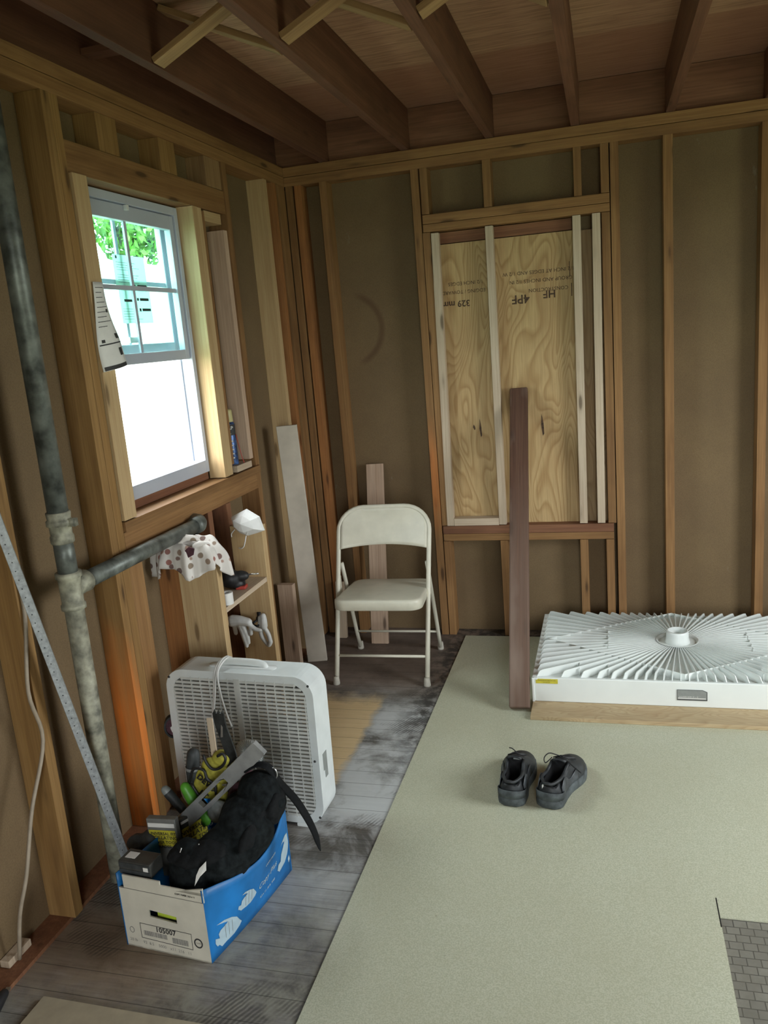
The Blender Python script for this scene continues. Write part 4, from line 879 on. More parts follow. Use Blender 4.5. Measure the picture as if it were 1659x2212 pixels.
tube(bm, curve_pts([(-0.060, 0.085, zt-0.01), (-0.058, 0.07, zt+0.026), (-0.062, 0.03, zt+0.030), (-0.066, -0.008, zt-0.002), (-0.078, -0.014, zt-0.08), (-0.094, -0.014, zt-0.155), (-0.108, -0.014, zt-0.205)], 6), 0.0034, 8)
finish('power_cord', bm, 'cord_w', fn, True)

# ------------------------------------------------------------------ copier paper carton and its contents
BA = Vector((0.480, -2.406, 0)); dS = Vector((0.072, 0.402, 0)).normalized(); FL = Vector((0.206, -2.379, 0)); dF = (BA-FL).normalized()
bxe = empty('paper_carton', (0.206, -2.379, 0.0), label='open white and blue copier-paper carton full of tools on the floorboards', cat='box')
def loc(p): return Vector(p)-FL
WB, DB, HB, TB = 0.2753, 0.408, 0.226, 0.004
MFr = Matrix(((dF.x, 0, dF.y, 0), (dF.y, 0, -dF.x, 0), (0, 1, 0, 0), (0, 0, 0, 1)))    # panel (u,v,w): u along front, v up, w outwards (towards camera)
nS = Vector((dS.y, -dS.x, 0)); o0 = loc(BA)
MSi = Matrix(((dS.x, 0, nS.x, o0.x), (dS.y, 0, nS.y, o0.y), (0, 1, 0, 0), (0, 0, 0, 1)))   # blue side: u from front to back, v up, w outwards
# front end panel with a hand hole
def resample(fn_, n): return [fn_(2*PI*k/n) for k in range(n)]
def rect_ray(a):
    c = (0.1375, 0.1150); dx, dy = math.cos(a), math.sin(a)
    t = min(((WB-c[0])/dx if dx > 0 else (c[0])/-dx) if abs(dx) > 1e-6 else 9, ((0.1845-c[1])/dy if dy > 0 else c[1]/-dy) if abs(dy) > 1e-6 else 9)
    return (c[0]+dx*t, c[1]+dy*t)
angs = sorted(set([2*PI*k/60 for k in range(60)] + [math.atan2(y-0.115, x-0.1375) % (2*PI) for x, y in ((0, 0), (WB, 0), (WB, 0.1845), (0, 0.1845))]))
def hole(a):
    x = 0.044*max(-1, min(1, 1.35*math.cos(a))); y = 0.0105*max(-1, min(1, 1.5*math.sin(a)))
    return (0.1375+x, 0.1165+y-0.06*x)
bm = bmesh.new(); ring_prism(bm, [rect_ray(a) for a in angs], [hole(a) for a in angs], -TB, 0, MFr)
box(bm, (0.020, 0.1845, -TB-0.001), (0.142, 0.2245, -0.001), MFr); box(bm, (0.142, 0.1845, -TB-0.001), (0.277, 0.213, -0.001), MFr)
prism(bm, [(0.142, 0.205), (0.19, 0.205), (0.277, 0.227), (0.277, 0.212), (0.142, 0.212)][:4]+[(0.277, 0.205)], -TB-0.001, -0.001, MFr)
finish('end_panel', bm, 'carton', bxe)
bm = bmesh.new(); box(bm, (0, 0.1838, -0.0005), (WB, 0.1848, 0.0004), MFr); finish('flap_crease', bm, 'ink_grey', bxe)
bm = bmesh.new()
ring_prism(bm, [(0.0555, 0.035), (0.2213, 0.031), (0.2222, 0.0807), (0.0555, 0.082)], [(0.0567, 0.0362), (0.2201, 0.0322), (0.2210, 0.0795), (0.0567, 0.0808)], 0.0002, 0.0008, MFr); finish('printed_box', bm, 'ink', bxe); bm = bmesh.new()
add_text(bm, '105007', 0.022, MFr @ Matrix.Translation((0.106, 0.0640, 0.0008)), bold=0.0006); finish('printed_number', bm, 'ink', bxe); bm = bmesh.new()
add_text(bm, 'COPY PAPER | 8.5 x 11', 0.0065, MFr @ Matrix.Translation((0.188, 0.1955, 0.0006)), bold=0.0002); finish('printed_line', bm, 'ink', bxe); bm = bmesh.new()
ring_prism(bm, [(0.2415+0.0135*math.cos(2*PI*k/24), 0.056+0.015*math.sin(2*PI*k/24)) for k in range(24)], [(0.2415+0.0098*math.cos(2*PI*k/24), 0.056+0.011*math.sin(2*PI*k/24)) for k in range(24)], 0.0002, 0.0008, MFr)
finish('printed_emblem', bm, 'ink', bxe)
bm = bmesh.new(); x = 0.066
while x < 0.142: wd = random.choice((0.0008, 0.0014, 0.002)); box(bm, (x, 0.0455, 0.0002), (x+wd, 0.060, 0.0008), MFr); x += wd+random.choice((0.0009, 0.0015))
x = 0.158
while x < 0.209: wd = random.choice((0.0008, 0.0014, 0.002)); box(bm, (x, 0.039, 0.0002), (x+wd, 0.056, 0.0008), MFr); x += wd+random.choice((0.0009, 0.0014))
for t_, u in (('20 lb', 0.014), ('92', 0.058), ('8.5', 0.078), ('5000', 0.108), ('x11', 0.146), ('216', 0.172), ('11', 0.202)): add_text(bm, t_, 0.013, MFr @ Matrix.Translation((u, 0.019-0.03*u, 0.0006)))
ring_prism(bm, [(0.0259+0.008*math.cos(2*PI*k/12), 0.054+0.010*math.sin(2*PI*k/12)) for k in range(12)], [(0.0259+0.006*math.cos(2*PI*k/12), 0.054+0.008*math.sin(2*PI*k/12)) for k in range(12)], 0.0002, 0.0006, MFr)
add_text(bm, 'PAPER', 0.006, MFr @ Matrix.Translation((0.2335, 0.054, 0.0006)))
finish('grey_print', bm, 'ink_grey', bxe)
# blue long side, bowed outwards by the contents
topu = [(0.0, 0.222), (0.05, 0.2135), (0.124, 0.196), (0.2, 0.188), (0.26, 0.190), (0.32, 0.200), (0.37, 0.216), (0.408, 0.234)]
def top_at(u):
    for (a, za), (b, zb) in zip(topu, topu[1:]):
        if a <= u <= b: return za+(zb-za)*(u-a)/(b-a)
    return 0.23
def bow(u, v): return 0.040*math.sin(PI*max(0, min(1, u/0.408)))*max(0, v/0.2)**1.3 + 0.006*math.sin(PI*max(0, min(1, u/0.408)))
def side_panel(Mx, mat, nm, sgn=1, flat=False):
    bm = bmesh.new(); nu, nv = 26, 8; lay = []
    for w_ in (0.0, -TB):
        g = []
        for i in range(nu+1):
            u = DB*i/nu; tp = top_at(u) if not flat else HB
            g.append([bm.verts.new(Mx @ Vector((u, tp*j/nv, (bow(u, tp*j/nv) if not flat else 0)+w_))) for j in range(nv+1)])
        lay.append(g)
    for g in lay:
        for i in range(nu):
            for j in range(nv): bm.faces.new((g[i][j], g[i+1][j], g[i+1][j+1], g[i][j+1]))
    A_, B_ = lay
    for i in range(nu):
        bm.faces.new((A_[i][nv], A_[i+1][nv], B_[i+1][nv], B_[i][nv])); bm.faces.new((A_[i][0], A_[i+1][0], B_[i+1][0], B_[i][0]))
    for j in range(nv):
        bm.faces.new((A_[0][j], A_[0][j+1], B_[0][j+1], B_[0][j])); bm.faces.new((A_[nu][j], A_[nu][j+1], B_[nu][j+1], B_[nu][j]))
    return finish(nm, bm, mat, bxe, True)
side_panel(MSi, 'blue', 'side_panel')
MSl = Matrix(((dS.x, 0, -nS.x, 0), (dS.y, 0, -nS.y, 0), (0, 1, 0, 0), (0, 0, 0, 1)))
side_panel(MSl, 'blue', 'side_panel', flat=True)
bm = bmesh.new(); prism(bm, [(0, 0), (WB, 0), (WB, HB), (0, HB)], -TB, 0, Matrix.Translation(dS*DB) @ MFr); finish('end_panel', bm, 'blue', bxe)
bm = bmesh.new(); c4 = [Vector((0, 0, 0)), dF*WB, dF*WB+dS*DB, dS*DB]; prism(bm, [(c.x, c.y) for c in c4], 0.0, 0.004); finish('bottom_panel', bm, 'carton', bxe)
def on_side(bm, pts, off=0.0008):
    vs = [bm.verts.new(MSi @ Vector((u, v, bow(u, v)+off))) for u, v in pts]; bm.faces.new(vs)
def shape_side(bm, pts):
    tmp = bmesh.new(); f = tmp.faces.new([tmp.verts.new((u, v, 0)) for u, v in pts]); bmesh.ops.triangulate(tmp, faces=[f], ngon_method='EAR_CLIP')
    bmesh.ops.subdivide_edges(tmp, edges=[e for e in tmp.edges if e.calc_length() > 0.03], cuts=1, use_grid_fill=False); bmesh.ops.triangulate(tmp, faces=tmp.faces[:])
    mp = {v: bm.verts.new(MSi @ Vector((v.co.x, v.co.y, bow(v.co.x, v.co.y)+0.0012))) for v in tmp.verts}
    for f in tmp.faces: bm.faces.new([mp[v] for v in f.verts])
    tmp.free()
F1 = [(0.0304, 0.0961), (0.0597, 0.0922), (0.0881, 0.0806), (0.1102, 0.0653), (0.1223, 0.0464), (0.1313, 0.0351), (0.1216, 0.0275), (0.0977, 0.0203), (0.0757, 0.0205), (0.0636, 0.0217), (0.0448, 0.0198), (0.0351, 0.0318), (0.0277, 0.0325), (0.0214, 0.045), (0.0227, 0.0585), (0.0388, 0.0498), (0.0359, 0.0647), (0.0433, 0.0714), (0.062, 0.0737), (0.0735, 0.0774), (0.0582, 0.085)]
F2 = [(0.1308, 0.1193), (0.1441, 0.1213), (0.1654, 0.1135), (0.1832, 0.1033), (0.1936, 0.0887), (0.2001, 0.0786), (0.1935, 0.0713), (0.1721, 0.0652), (0.1525, 0.0667), (0.14, 0.0696), (0.1274, 0.0715), (0.1223, 0.0775), (0.1153, 0.0827), (0.1174, 0.0929), (0.1279, 0.0894), (0.1302, 0.1005), (0.1409, 0.1055), (0.1559, 0.1074), (0.146, 0.1146)]
F3 = [(0.347, 0.1243), (0.3642, 0.1346), (0.3844, 0.1398), (0.4013, 0.137), (0.404, 0.1159), (0.405, 0.104), (0.4000, 0.0871), (0.39, 0.0714), (0.3714, 0.0562), (0.3512, 0.0515), (0.3352, 0.0476), (0.3291, 0.0542), (0.3227, 0.0598), (0.3296, 0.0756), (0.3449, 0.0766), (0.349, 0.0967), (0.3631, 0.1102), (0.3773, 0.1238), (0.363, 0.1286)]
for F in (F1, F2, F3):
    bm = bmesh.new(); shape_side(bm, F); finish('fish_print', bm, 'fish', bxe)
bm = bmesh.new()
def side_text(body, size, u0, v0, rot=0.0, shear=0.2):
    tmp = bmesh.new(); add_text(tmp, body, size, Matrix.Identity(4), shear=shear, bold=0.0002)
    R = Matrix.Rotation(rot, 4, 'Z')
    mp = {}
    for v in tmp.verts:
        p = R @ v.co; mp[v] = bm.verts.new(MSi @ Vector((u0+p.x, v0+p.y, bow(u0+p.x, v0+p.y)+0.0012)))
    for f in tmp.faces: bm.faces.new([mp[v] for v in f.verts])
    tmp.free()
side_text('Copy Plus', 0.026, 0.212, 0.074, 0.12, 0.3); finish('white_lettering', bm, 'fish', bxe); bm = bmesh.new(); side_text('COPY PAPER', 0.011, 0.244, 0.131, 0.03, 0.1); finish('white_lettering', bm, 'fish', bxe); bm = bmesh.new(); side_text('8.5 x 11  20 lb  5000', 0.010, 0.222, 0.040, 0.05, 0.1); finish('white_lettering', bm, 'fish', bxe); bm = bmesh.new()
on_side(bm, [(0.392, 0.052), (0.402, 0.06), (0.404, 0.045), (0.396, 0.036)])
finish('white_emblem', bm, 'fish', bxe)
bm = bmesh.new()
for F, off in ((F1, 0), (F2, 1)):
    xs = [p[0] for p in F]; zs = [p[1] for p in F]; cx_ = sum(xs)/len(xs)+0.01; cz_ = sum(zs)/len(zs)
    for k in (-1, 0, 1):
        on_side(bm, [(cx_+k*0.014, cz_+0.022-0.004*k), (cx_+k*0.014+0.0012, cz_+0.022-0.004*k), (cx_+k*0.014+0.003, cz_-0.02), (cx_+k*0.014+0.0018, cz_-0.02)], 0.0016)
finish('fish_stripes', bm, 'ink_grey', bxe)

# contents -------------------------------------------------------
bag = empty('tool_bag', (0.42, -2.2, 0.0), label='black nylon tool bag with a long strap slumped in the carton', cat='bag')
def wl(x, y, z): return (x-0.42, y+2.2, z)
blob('bag_body', [(wl(0.405, -2.312, 0.205), (0.072, 0.058, 0.095), (0, 0, 0.2)), (wl(0.465, -2.27, 0.22), (0.080, 0.080, 0.085), (0, 0, 0.3)), (wl(0.515, -2.20, 0.27), (0.082, 0.080, 0.095)),
                   (wl(0.548, -2.135, 0.330), (0.072, 0.060, 0.088), (0.2, 0.0, 0)), (wl(0.43, -2.23, 0.11), (0.10, 0.13, 0.10)), (wl(0.49, -2.14, 0.25), (0.07, 0.07, 0.10))],
     'black_fabric', bag, 0.005, 8, 0.030, 0.07)
blob('pocket_flap', [(wl(0.440, -2.325, 0.270), (0.075, 0.040, 0.022), (0.5, -0.1, 0.3)), (wl(0.560, -2.225, 0.300), (0.022, 0.085, 0.030), (0.45, 0, -0.2)), (wl(0.595, -2.145, 0.315), (0.022, 0.055, 0.05), (0, 0.1, 0)), (wl(0.375, -2.33, 0.262), (0.03, 0.03, 0.025))], 'strap', bag, 0.005, 5, 0.015, 0.03)
sp = curve_pts([wl(0.50, -2.12, 0.405), wl(0.54, -2.12, 0.428), wl(0.575, -2.12, 0.420), wl(0.595, -2.10, 0.36), wl(0.64, -2.11, 0.318), wl(0.672, -2.12, 0.275), wl(0.692, -2.12, 0.225), wl(0.705, -2.12, 0.165)], 5)
bm = bmesh.new(); n_ = len(sp); tube(bm, sp, [0.012 + 0.006*math.sin(PI*k/n_) for k in range(n_-3)] + [0.011, 0.008, 0.003], 8, flat=0.35); finish('strap', bm, 'strap', bag, True)
bm = bmesh.new(); tube(bm, [Vector(wl(0.585, -2.115, 0.40)) + Vector((0.010*math.cos(2*PI*k/14), 0.0, 0.017*math.sin(2*PI*k/14))) for k in range(14)], 0.0022, 6, closed=True); finish('metal_ring', bm, 'steel', bag, True)
bm = bmesh.new(); tube(bm, [wl(0.385, -2.345, 0.262), wl(0.393, -2.335, 0.292)], 0.0018, 6); tube(bm, [wl(0.428, -2.325, 0.268), wl(0.436, -2.315, 0.295)], 0.0018, 6); finish('drill_bit', bm, 'steel', bag, True)
bm = bmesh.new()
vs = [bm.verts.new(wl(*p)) for p in ((0.466, -2.378, 0.268), (0.486, -2.374, 0.288), (0.484, -2.376, 0.262), (0.467, -2.382, 0.246), (0.449, -2.386, 0.218), (0.456, -2.382, 0.248))]; bm.faces.new(vs)
tg = finish('white_tag', bm, 'paper', bag); s_ = tg.modifiers.new('t', 'SOLIDIFY'); s_.thickness = 0.001

def flatbox(name, c, rot, s, mat, label, cat, bevel=0.003):
    e = empty(name, c, rot, label, cat); finish('body', BX(((-s[0]/2, -s[1]/2, 0), (s[0]/2, s[1]/2, s[2]))), mat, e, bevel=bevel); return e
def package(c, rot, s, label, txt, mat='pkg_grey', small=False):
    e = flatbox('blade_package', c, rot, s, mat, label, 'package'); x0 = -s[0]/2*0.9; y = -s[1]/2
    z1, z0 = (s[2]*0.81, s[2]*0.54) if s[2] > 0.15 else (s[2]*0.72, s[2]*0.12)
    finish('yellow_label', BX(((x0, y-0.0012, z0), (-x0, y-0.0002, z1))), 'yellow', e)
    bm = bmesh.new(); ts = (z1-z0)*0.26
    for k, t_ in enumerate(txt): add_text(bm, t_, ts*(1.15 if k == 1 else 1.0), Matrix.Translation((0, y-0.0016, z1-ts*1.05*(k+1)-0.001)) @ UPR, bold=0.0003, align='CENTER')
    finish('label_text', bm, 'ink', e)
    finish('white_band', BX(((x0, y-0.0012, s[2]*0.86), (-x0, y-0.0002, s[2]*0.93))), 'paper', e)
    return e
TX = ('UNIVERSAL FIT', 'OSCILLATING', 'POWER TOOL', 'BLADES')
package((0.259, -2.20, 0.098), (0.0, -0.02, 0.03), (0.094, 0.022, 0.188), 'grey carded package with yellow oscillating tool label, left one in the carton', TX)
package((0.294, -2.108, 0.128), (0.0, 0.0, 1.12), (0.098, 0.014, 0.118), 'black-framed package with yellow label leaning on the grey level', TX, 'pkg_dark')
p3 = flatbox('blade_case', (0.264, -2.342, 0.215), (0, 0, -0.08), (0.104, 0.056, 0.042), 'pkg_dark', 'flat dark case with a white sticker in the front left corner of the carton', 'case')
finish('side_panel', BX(((-0.050, -0.0292, 0.024), (0.050, -0.0280, 0.038)), ((-0.050, -0.0292, 0.005), (0.050, -0.0280, 0.018))), 'dkgrey', p3); finish('white_sticker', BX(((0.030, -0.0302, 0.021), (0.045, -0.0292, 0.033))), 'paper', p3)
blob('crumpled_bag', [((0.015, 0, 0), (0.03, 0.035, 0.025)), ((-0.02, -0.02, -0.01), (0.03, 0.03, 0.03))], 'dkgrey', None, 0.005, 2, 0.012, 0.03, Matrix.Translation((0.195, -2.20, 0.215)))
tag(bpy.data.objects['crumpled_bag'], 'dark crumpled pouch behind the flat case in the carton', 'pouch')
yb = flatbox('green_package', (0.345, -2.372, 0.10), (0, 0, -0.1), (0.06, 0.012, 0.035), 'yelgreen', 'lime package showing through the hand hole of the carton', 'package', 0.002)
yb2 = flatbox('yellow_box', (0.292, -2.235, 0.09), (0.1, 0.45, 0.2), (0.03, 0.05, 0.12), 'yellow', 'narrow yellow box edge between the case and the grey package', 'package', 0.002)

finish('white_sticker', BX(((-0.040, -0.012, 0.0422), (-0.008, 0.014, 0.0430))), 'paper', p3)
# grey straightedge level with a hand slot
lv_ = empty('spirit_level', (0.262, -2.118, 0.209), (0.0, -0.753, 0.0), 'grey straight level with a long hand slot sticking up out of the carton', 'level')
bm = bmesh.new(); o_ = [(-0.06, -0.026), (0.40, -0.026), (0.40, 0.026), (-0.06, 0.026)]
def rr(a, w_, h_, cx_): return (cx_ + w_*max(-1, min(1, 1.25*math.cos(a))), h_*max(-1, min(1, 1.4*math.sin(a))))
def rc(a, x0, x1, y0, y1, cx_):
    dx, dy = math.cos(a), math.sin(a)
    t = min(((x1-cx_)/dx if dx > 0 else (cx_-x0)/-dx) if abs(dx) > 1e-6 else 9, (y1/dy if dy > 0 else y0/dy) if abs(dy) > 1e-6 else 9); return (cx_+dx*t, dy*t)
an = sorted(set([2*PI*k/48 for k in range(48)] + [math.atan2(y, x-0.16) % (2*PI) for x, y in ((0, -0.022), (0.40, -0.022), (0.40, 0.022), (0, 0.022))]))
ring_prism(bm, [rc(a, 0.0, 0.40, -0.022, 0.022, 0.16) for a in an], [rr(a, 0.064, 0.011, 0.175) for a in an], -0.009, 0.009, UPR); finish('level_body', bm, 'grey_tool', lv_, bevel=0.001)
bm = BX(((0.002, -0.0105, 0.0205), (0.398, 0.0105, 0.0235))); finish('level_edge', bm, 'grey_tool', lv_)
finish('level_edge', BX(((0.002, -0.0105, -0.0235), (0.398, 0.0105, -0.0205))), 'grey_tool', lv_)
# pry bar
pb = empty('pry_bar', (0.405, -2.055, 0.21), (0.05, 0.10, 0.1), 'black flat pry bar with notched end standing in the carton', 'pry bar')
bm = bmesh.new(); prev = None; pl_ = curve_pts([(-0.0, 0, 0), (0.004, 0, 0.10), (0.006, 0, 0.19), (-0.012, 0.002, 0.26), (-0.026, 0, 0.31), (-0.030, -0.004, 0.35)], 4); g = []
for p in pl_: g.append([bm.verts.new(p+Vector((sx*0.017, sy*0.0035, 0))) for sx, sy in ((-1, -1), (1, -1), (1, 1), (-1, 1))])
for a_, b_ in zip(g, g[1:]):
    for k in range(4): bm.faces.new((a_[k], a_[(k+1) % 4], b_[(k+1) % 4], b_[k]))
bm.faces.new(g[0]); bm.faces.new(g[-1]); finish('bar', bm, 'dsteel', pb)
bm = bmesh.new(); e_ = pl_[-1]
for sx in (-0.012, 0.0, 0.012): prism(bm, [(e_.x+sx-0.004, 0.348), (e_.x+sx+0.004, 0.348), (e_.x+sx, 0.360)], 0.0, 0.006, UPR)
finish('notched_end', bm, 'dsteel', pb)
bm = bmesh.new(); prism(bm, [(-0.026, 0.27), (-0.019, 0.272), (-0.018, 0.305), (-0.023, 0.312)], 0.0045, 0.0055, UPR); finish('nail_slot', bm, 'steel', pb)
board('paint_stick', (0.352, -2.045, 0.30), (0.372, -2.040, 0.525), 'newgrey', 2, 'pale wooden stick standing beside the pry bar in the carton', 'stick')
# yellow and black work gloves
gl = empty('work_glove', (0.335, -2.06, 0.30), (0, -0.15, 0), 'yellow work glove with black trim and lettering sticking out of the carton', 'glove')
blob('glove_body', [((0, 0, 0.02), (0.040, 0.018, 0.06), (0, 0.5, 0)), ((0.035, 0, 0.07), (0.035, 0.018, 0.03), (0, 0.3, 0)), ((0.075, 0, 0.095), (0.030, 0.018, 0.028)), ((0.03, 0, -0.04), (0.03, 0.018, 0.05), (0, 0.5, 0)), ((0.06, 0.0, 0.045), (0.035, 0.016, 0.035))], 'glove_y', gl, 0.004, 3, 0.008, 0.03)
bm = bmesh.new()
for loop in ([(-0.045, -0.016, 0.035), (-0.015, -0.022, 0.078), (0.018, -0.022, 0.072), (0.022, -0.024, 0.045), (0.040, -0.022, 0.02), (0.036, -0.022, -0.01)], [(0.028, -0.018, 0.12), (0.036, -0.022, 0.09), (0.052, -0.022, 0.072), (0.08, -0.022, 0.078), (0.10, -0.022, 0.10), (0.095, -0.02, 0.118), (0.075, -0.02, 0.112)],
             [(-0.040, -0.018, 0.03), (-0.024, -0.020, -0.01), (0.0, -0.022, -0.05), (0.01, -0.02, -0.075)]):
    tube(bm, curve_pts(loop, 4), 0.0042, 8)
finish('black_trim', bm, 'dark', gl, True)
bm = bmesh.new(); add_text(bm, 'DEWA', 0.026, Matrix.Translation((-0.012, -0.0245, 0.052)) @ UPR @ Matrix.Rotation(-0.9, 4, 'Z'), bold=0.001); add_text(bm, 'LT', 0.026, Matrix.Translation((-0.020, -0.0235, 0.0)) @ UPR @ Matrix.Rotation(-0.9, 4, 'Z'), bold=0.0008); finish('black_lettering', bm, 'dark', gl)
gr = empty('utility_tool', (0.29, -2.07, 0.25), (0, -0.45, 0), 'bright green handled tool beside the yellow glove in the carton', 'tool')
bm = bmesh.new(); capsule_chain(bm, [(0, 0, -0.06), (0, 0, -0.01), (0, 0, 0.06)], [0.018, 0.021, 0.016]); finish('handle', bm, 'green', gr, True)
hm = empty('hammer', (0.262, -2.03, 0.25), (0, 0.10, 0), 'dark grey rubber tool grip standing upright at the back left of the carton', 'tool')
bm = bmesh.new(); capsule_chain(bm, [(0, 0, -0.08), (0, 0, 0.03), (0.002, 0, 0.09), (0.006, 0, 0.145)], [0.014, 0.015, 0.021, 0.020]); finish('grip', bm, 'dkgrey', hm, True)
bm = bmesh.new(); lathe(bm, [(0.0225, 0.095), (0.0235, 0.10), (0.0225, 0.105)], 16, Matrix.Translation((0.003, 0, 0))); finish('grip_band', bm, 'grey_tool', hm)
h2 = empty('screwdriver', (0.258, -2.075, 0.215), (0, -0.66, 0), 'dark tool handle with a pale green end leaning left out of the carton', 'tool')
bm = bmesh.new(); capsule_chain(bm, [(0, 0, -0.06), (0, 0, 0.03), (0, 0, 0.085)], [0.013, 0.014, 0.015]); finish('handle', bm, 'dkgrey', h2, True)
bm = bmesh.new(); capsule_chain(bm, [(0, 0, 0.092), (0, 0, 0.10)], [0.0145, 0.013]); finish('end_cap', bm, 'label_grey', h2, True)
blob('rag', [((0, 0, 0), (0.028, 0.03, 0.05), (0, 0.5, 0)), ((0.03, 0, 0.04), (0.022, 0.025, 0.05), (0, 0.5, 0))], 'maroon', None, 0.005, 2, 0.02, 0.025, Matrix.Translation((0.445, -2.085, 0.30)))
tag(bpy.data.objects['rag'], 'dark maroon rag between the level and the black bag', 'rag')
blob('plastic_bag', [((0, 0, 0), (0.035, 0.02, 0.04), (0, 0.6, 0))], 'label_grey', None, 0.004, 2, 0.016, 0.025, Matrix.Translation((0.385, -2.10, 0.25)))
tag(bpy.data.objects['plastic_bag'], 'crumpled grey plastic bag beside the black-framed package', 'plastic bag')

# ------------------------------------------------------------------ upturned shower tray on a plywood sheet
o = board('plywood_sheet', (1.197, -0.945, 0.0052), (3.0, -0.03, 0.022), 'plyfloor', 0, 'thin plywood sheet lying on the vinyl under the shower tray', 'plywood sheet')
tray = empty('shower_tray', (1.812, -0.412, 0.0225), label='white ribbed shower tray lying upside down on the plywood sheet', cat='shower tray')
HX, HY = 0.612, 0.392
bm = bmesh.new()
ring_prism(bm, rrect(2*HX, 2*HY, 0.012, 3), rrect(2*HX-0.03, 2*HY-0.03, 0.01, 3), 0.0, 0.108)
finish('skirt', bm, 'pan', tray, bevel=0.003)
finish('flange', BX(((-HX-0.003, -HY-0.006, 0.100), (-HX+0.02, HY, 0.109)), ((-HX-0.004, -HY-0.008, 0.0), (-HX+0.006, -HY+0.004, 0.109))), 'pan', tray, bevel=0.002)
DXm, DYm = HX*0.93, HY*0.93    # diamond half diagonals
def deck(x, y):
    q = abs(x)/DXm + abs(y)/DYm
    r = math.hypot(x, y)
    return 0.116 + 0.010*max(0, 1-q) if q < 1 else 0.100
bm = bmesh.new(); prism(bm, rrect(2*HX-0.02, 2*HY-0.02, 0.01, 3), 0.085, 0.100)
c0 = bm.verts.new((0, 0, 0.128)); dv = [bm.verts.new(p) for p in ((DXm, 0, 0.117), (0, DYm, 0.117), (-DXm, 0, 0.117), (0, -DYm, 0.117))]; db = [bm.verts.new((v.co.x, v.co.y, 0.099)) for v in dv]
for k in range(4): bm.faces.new((dv[k], dv[(k+1) % 4], c0)); bm.faces.new((db[k], db[(k+1) % 4], dv[(k+1) % 4], dv[k]))
finish('underside', bm, 'pan', tray)
for k in range(72):
    a = 2*PI*(k+0.5)/72; dx, dy = math.cos(a), math.sin(a)
    R = min((HX-0.012)/abs(dx) if abs(dx) > 1e-6 else 9, (HY-0.012)/abs(dy) if abs(dy) > 1e-6 else 9); r0 = 0.088
    tw = 0.0
    bm = bmesh.new(); prof = [(r0, 0.096), (R, 0.096), (R-0.001, 0.108), (R-0.016, 0.131), (R-0.03, 0.134), (r0+0.10 if R > 0.3 else r0+0.05, 0.137), (r0, 0.134)]
    MR = Matrix(((dx, -dy, 0, 0), (dy, dx, 0, 0), (0, 0, 1, 0), (0, 0, 0, 1))) @ Matrix(((1, 0, 0, 0), (0, 0, -1, 0), (0, 1, 0, 0), (0, 0, 0, 1)))
    prism(bm, prof, -0.0017, 0.0017, MR); finish('rib', bm, 'pan', tray)
bm = bmesh.new()
for q0, q1 in (((-0.47, -0.392*0.55), (-0.47, 0.392*0.55)), ((0.47, -0.2), (0.47, 0.2))): pass
for (xa, ya), (xb, yb_) in (((-DXm, 0), (0, -DYm)), ((0, -DYm), (DXm, 0)), ((DXm, 0), (0, DYm)), ((0, DYm), (-DXm, 0))):
    d = Vector((xb-xa, yb_-ya, 0)); L = d.length; ang = math.atan2(d.y, d.x)
    box(bm, (0, -0.0018, 0.10), (L, 0.0018, 0.131), Matrix.Translation((xa, ya, 0)) @ Matrix.Rotation(ang, 4, 'Z'))
finish('cross_rib', bm, 'pan', tray)
bm = bmesh.new()
for sx in (-1, 1):
    for k in range(5): box(bm, (sx*0.30-0.0015, -0.10+k*0.045, 0.12), (sx*0.30+0.0015, -0.08+k*0.045, 0.139))
for k in range(12):
    a = 2*PI*k/12+0.1; 
for sx in (-1, 1):
    for q in (0.30, 0.42): 
        for k in range(6): box(bm, (sx*q-0.0012+0.0*k, -HY+0.05+k*0.016, 0.10), (sx*q+0.0012, -HY+0.062+k*0.016, 0.130))
finish('short_rib', bm, 'pan', tray)
bm = bmesh.new(); lathe(bm, [(0.0, 0.128), (0.036, 0.128), (0.037, 0.150), (0.040, 0.152), (0.040, 0.182), (0.046, 0.180), (0.048, 0.172), (0.048, 0.150), (0.054, 0.125), (0.054, 0.11), (0.0, 0.11)], 40); finish('drain_collar', bm, 'pan', tray, True)
bm = bmesh.new(); lathe(bm, [(0.092, 0.136), (0.088, 0.138), (0.084, 0.134), (0.078, 0.112), (0.054, 0.110)], 48); finish('drain_recess', bm, 'pan', tray, True)
bm = bmesh.new(); n0 = bm
prism(bm, [(0.0, 0), (0.116, 0), (0.116, 0.038), (0.098, 0.046), (0.0, 0.046)], 0.0, 0.0012, Matrix.Translation((-0.033, -HY-0.0005, 0.030)) @ UPR); lbl = finish('grey_label', bm, 'label_grey', tray)
bm = bmesh.new(); ring_prism(bm, [(0.0, 0), (0.116, 0), (0.116, 0.038), (0.098, 0.046), (0.0, 0.046)], [(0.0018, 0.0035), (0.1142, 0.0035), (0.1142, 0.037), (0.0975, 0.0448), (0.0018, 0.0448)], 0.001, 0.002, Matrix.Translation((-0.033, -HY-0.0005, 0.030)) @ UPR); finish('label_border', bm, 'ink', tray)
bm = bmesh.new(); box(bm, (-0.029, -HY-0.0024, 0.037), (0.077, -HY-0.0012, 0.0405)); add_text(bm, 'SHOWER BASE 48 x 32', 0.0075, Matrix.Translation((-0.026, -HY-0.0024, 0.043)) @ UPR); finish('label_text', bm, 'paper', tray)
bm = BX(((-0.600, -HY-0.0022, 0.083), (-0.508, -HY-0.0004, 0.103))); finish('yellow_sticker', bm, 'yellow', tray)
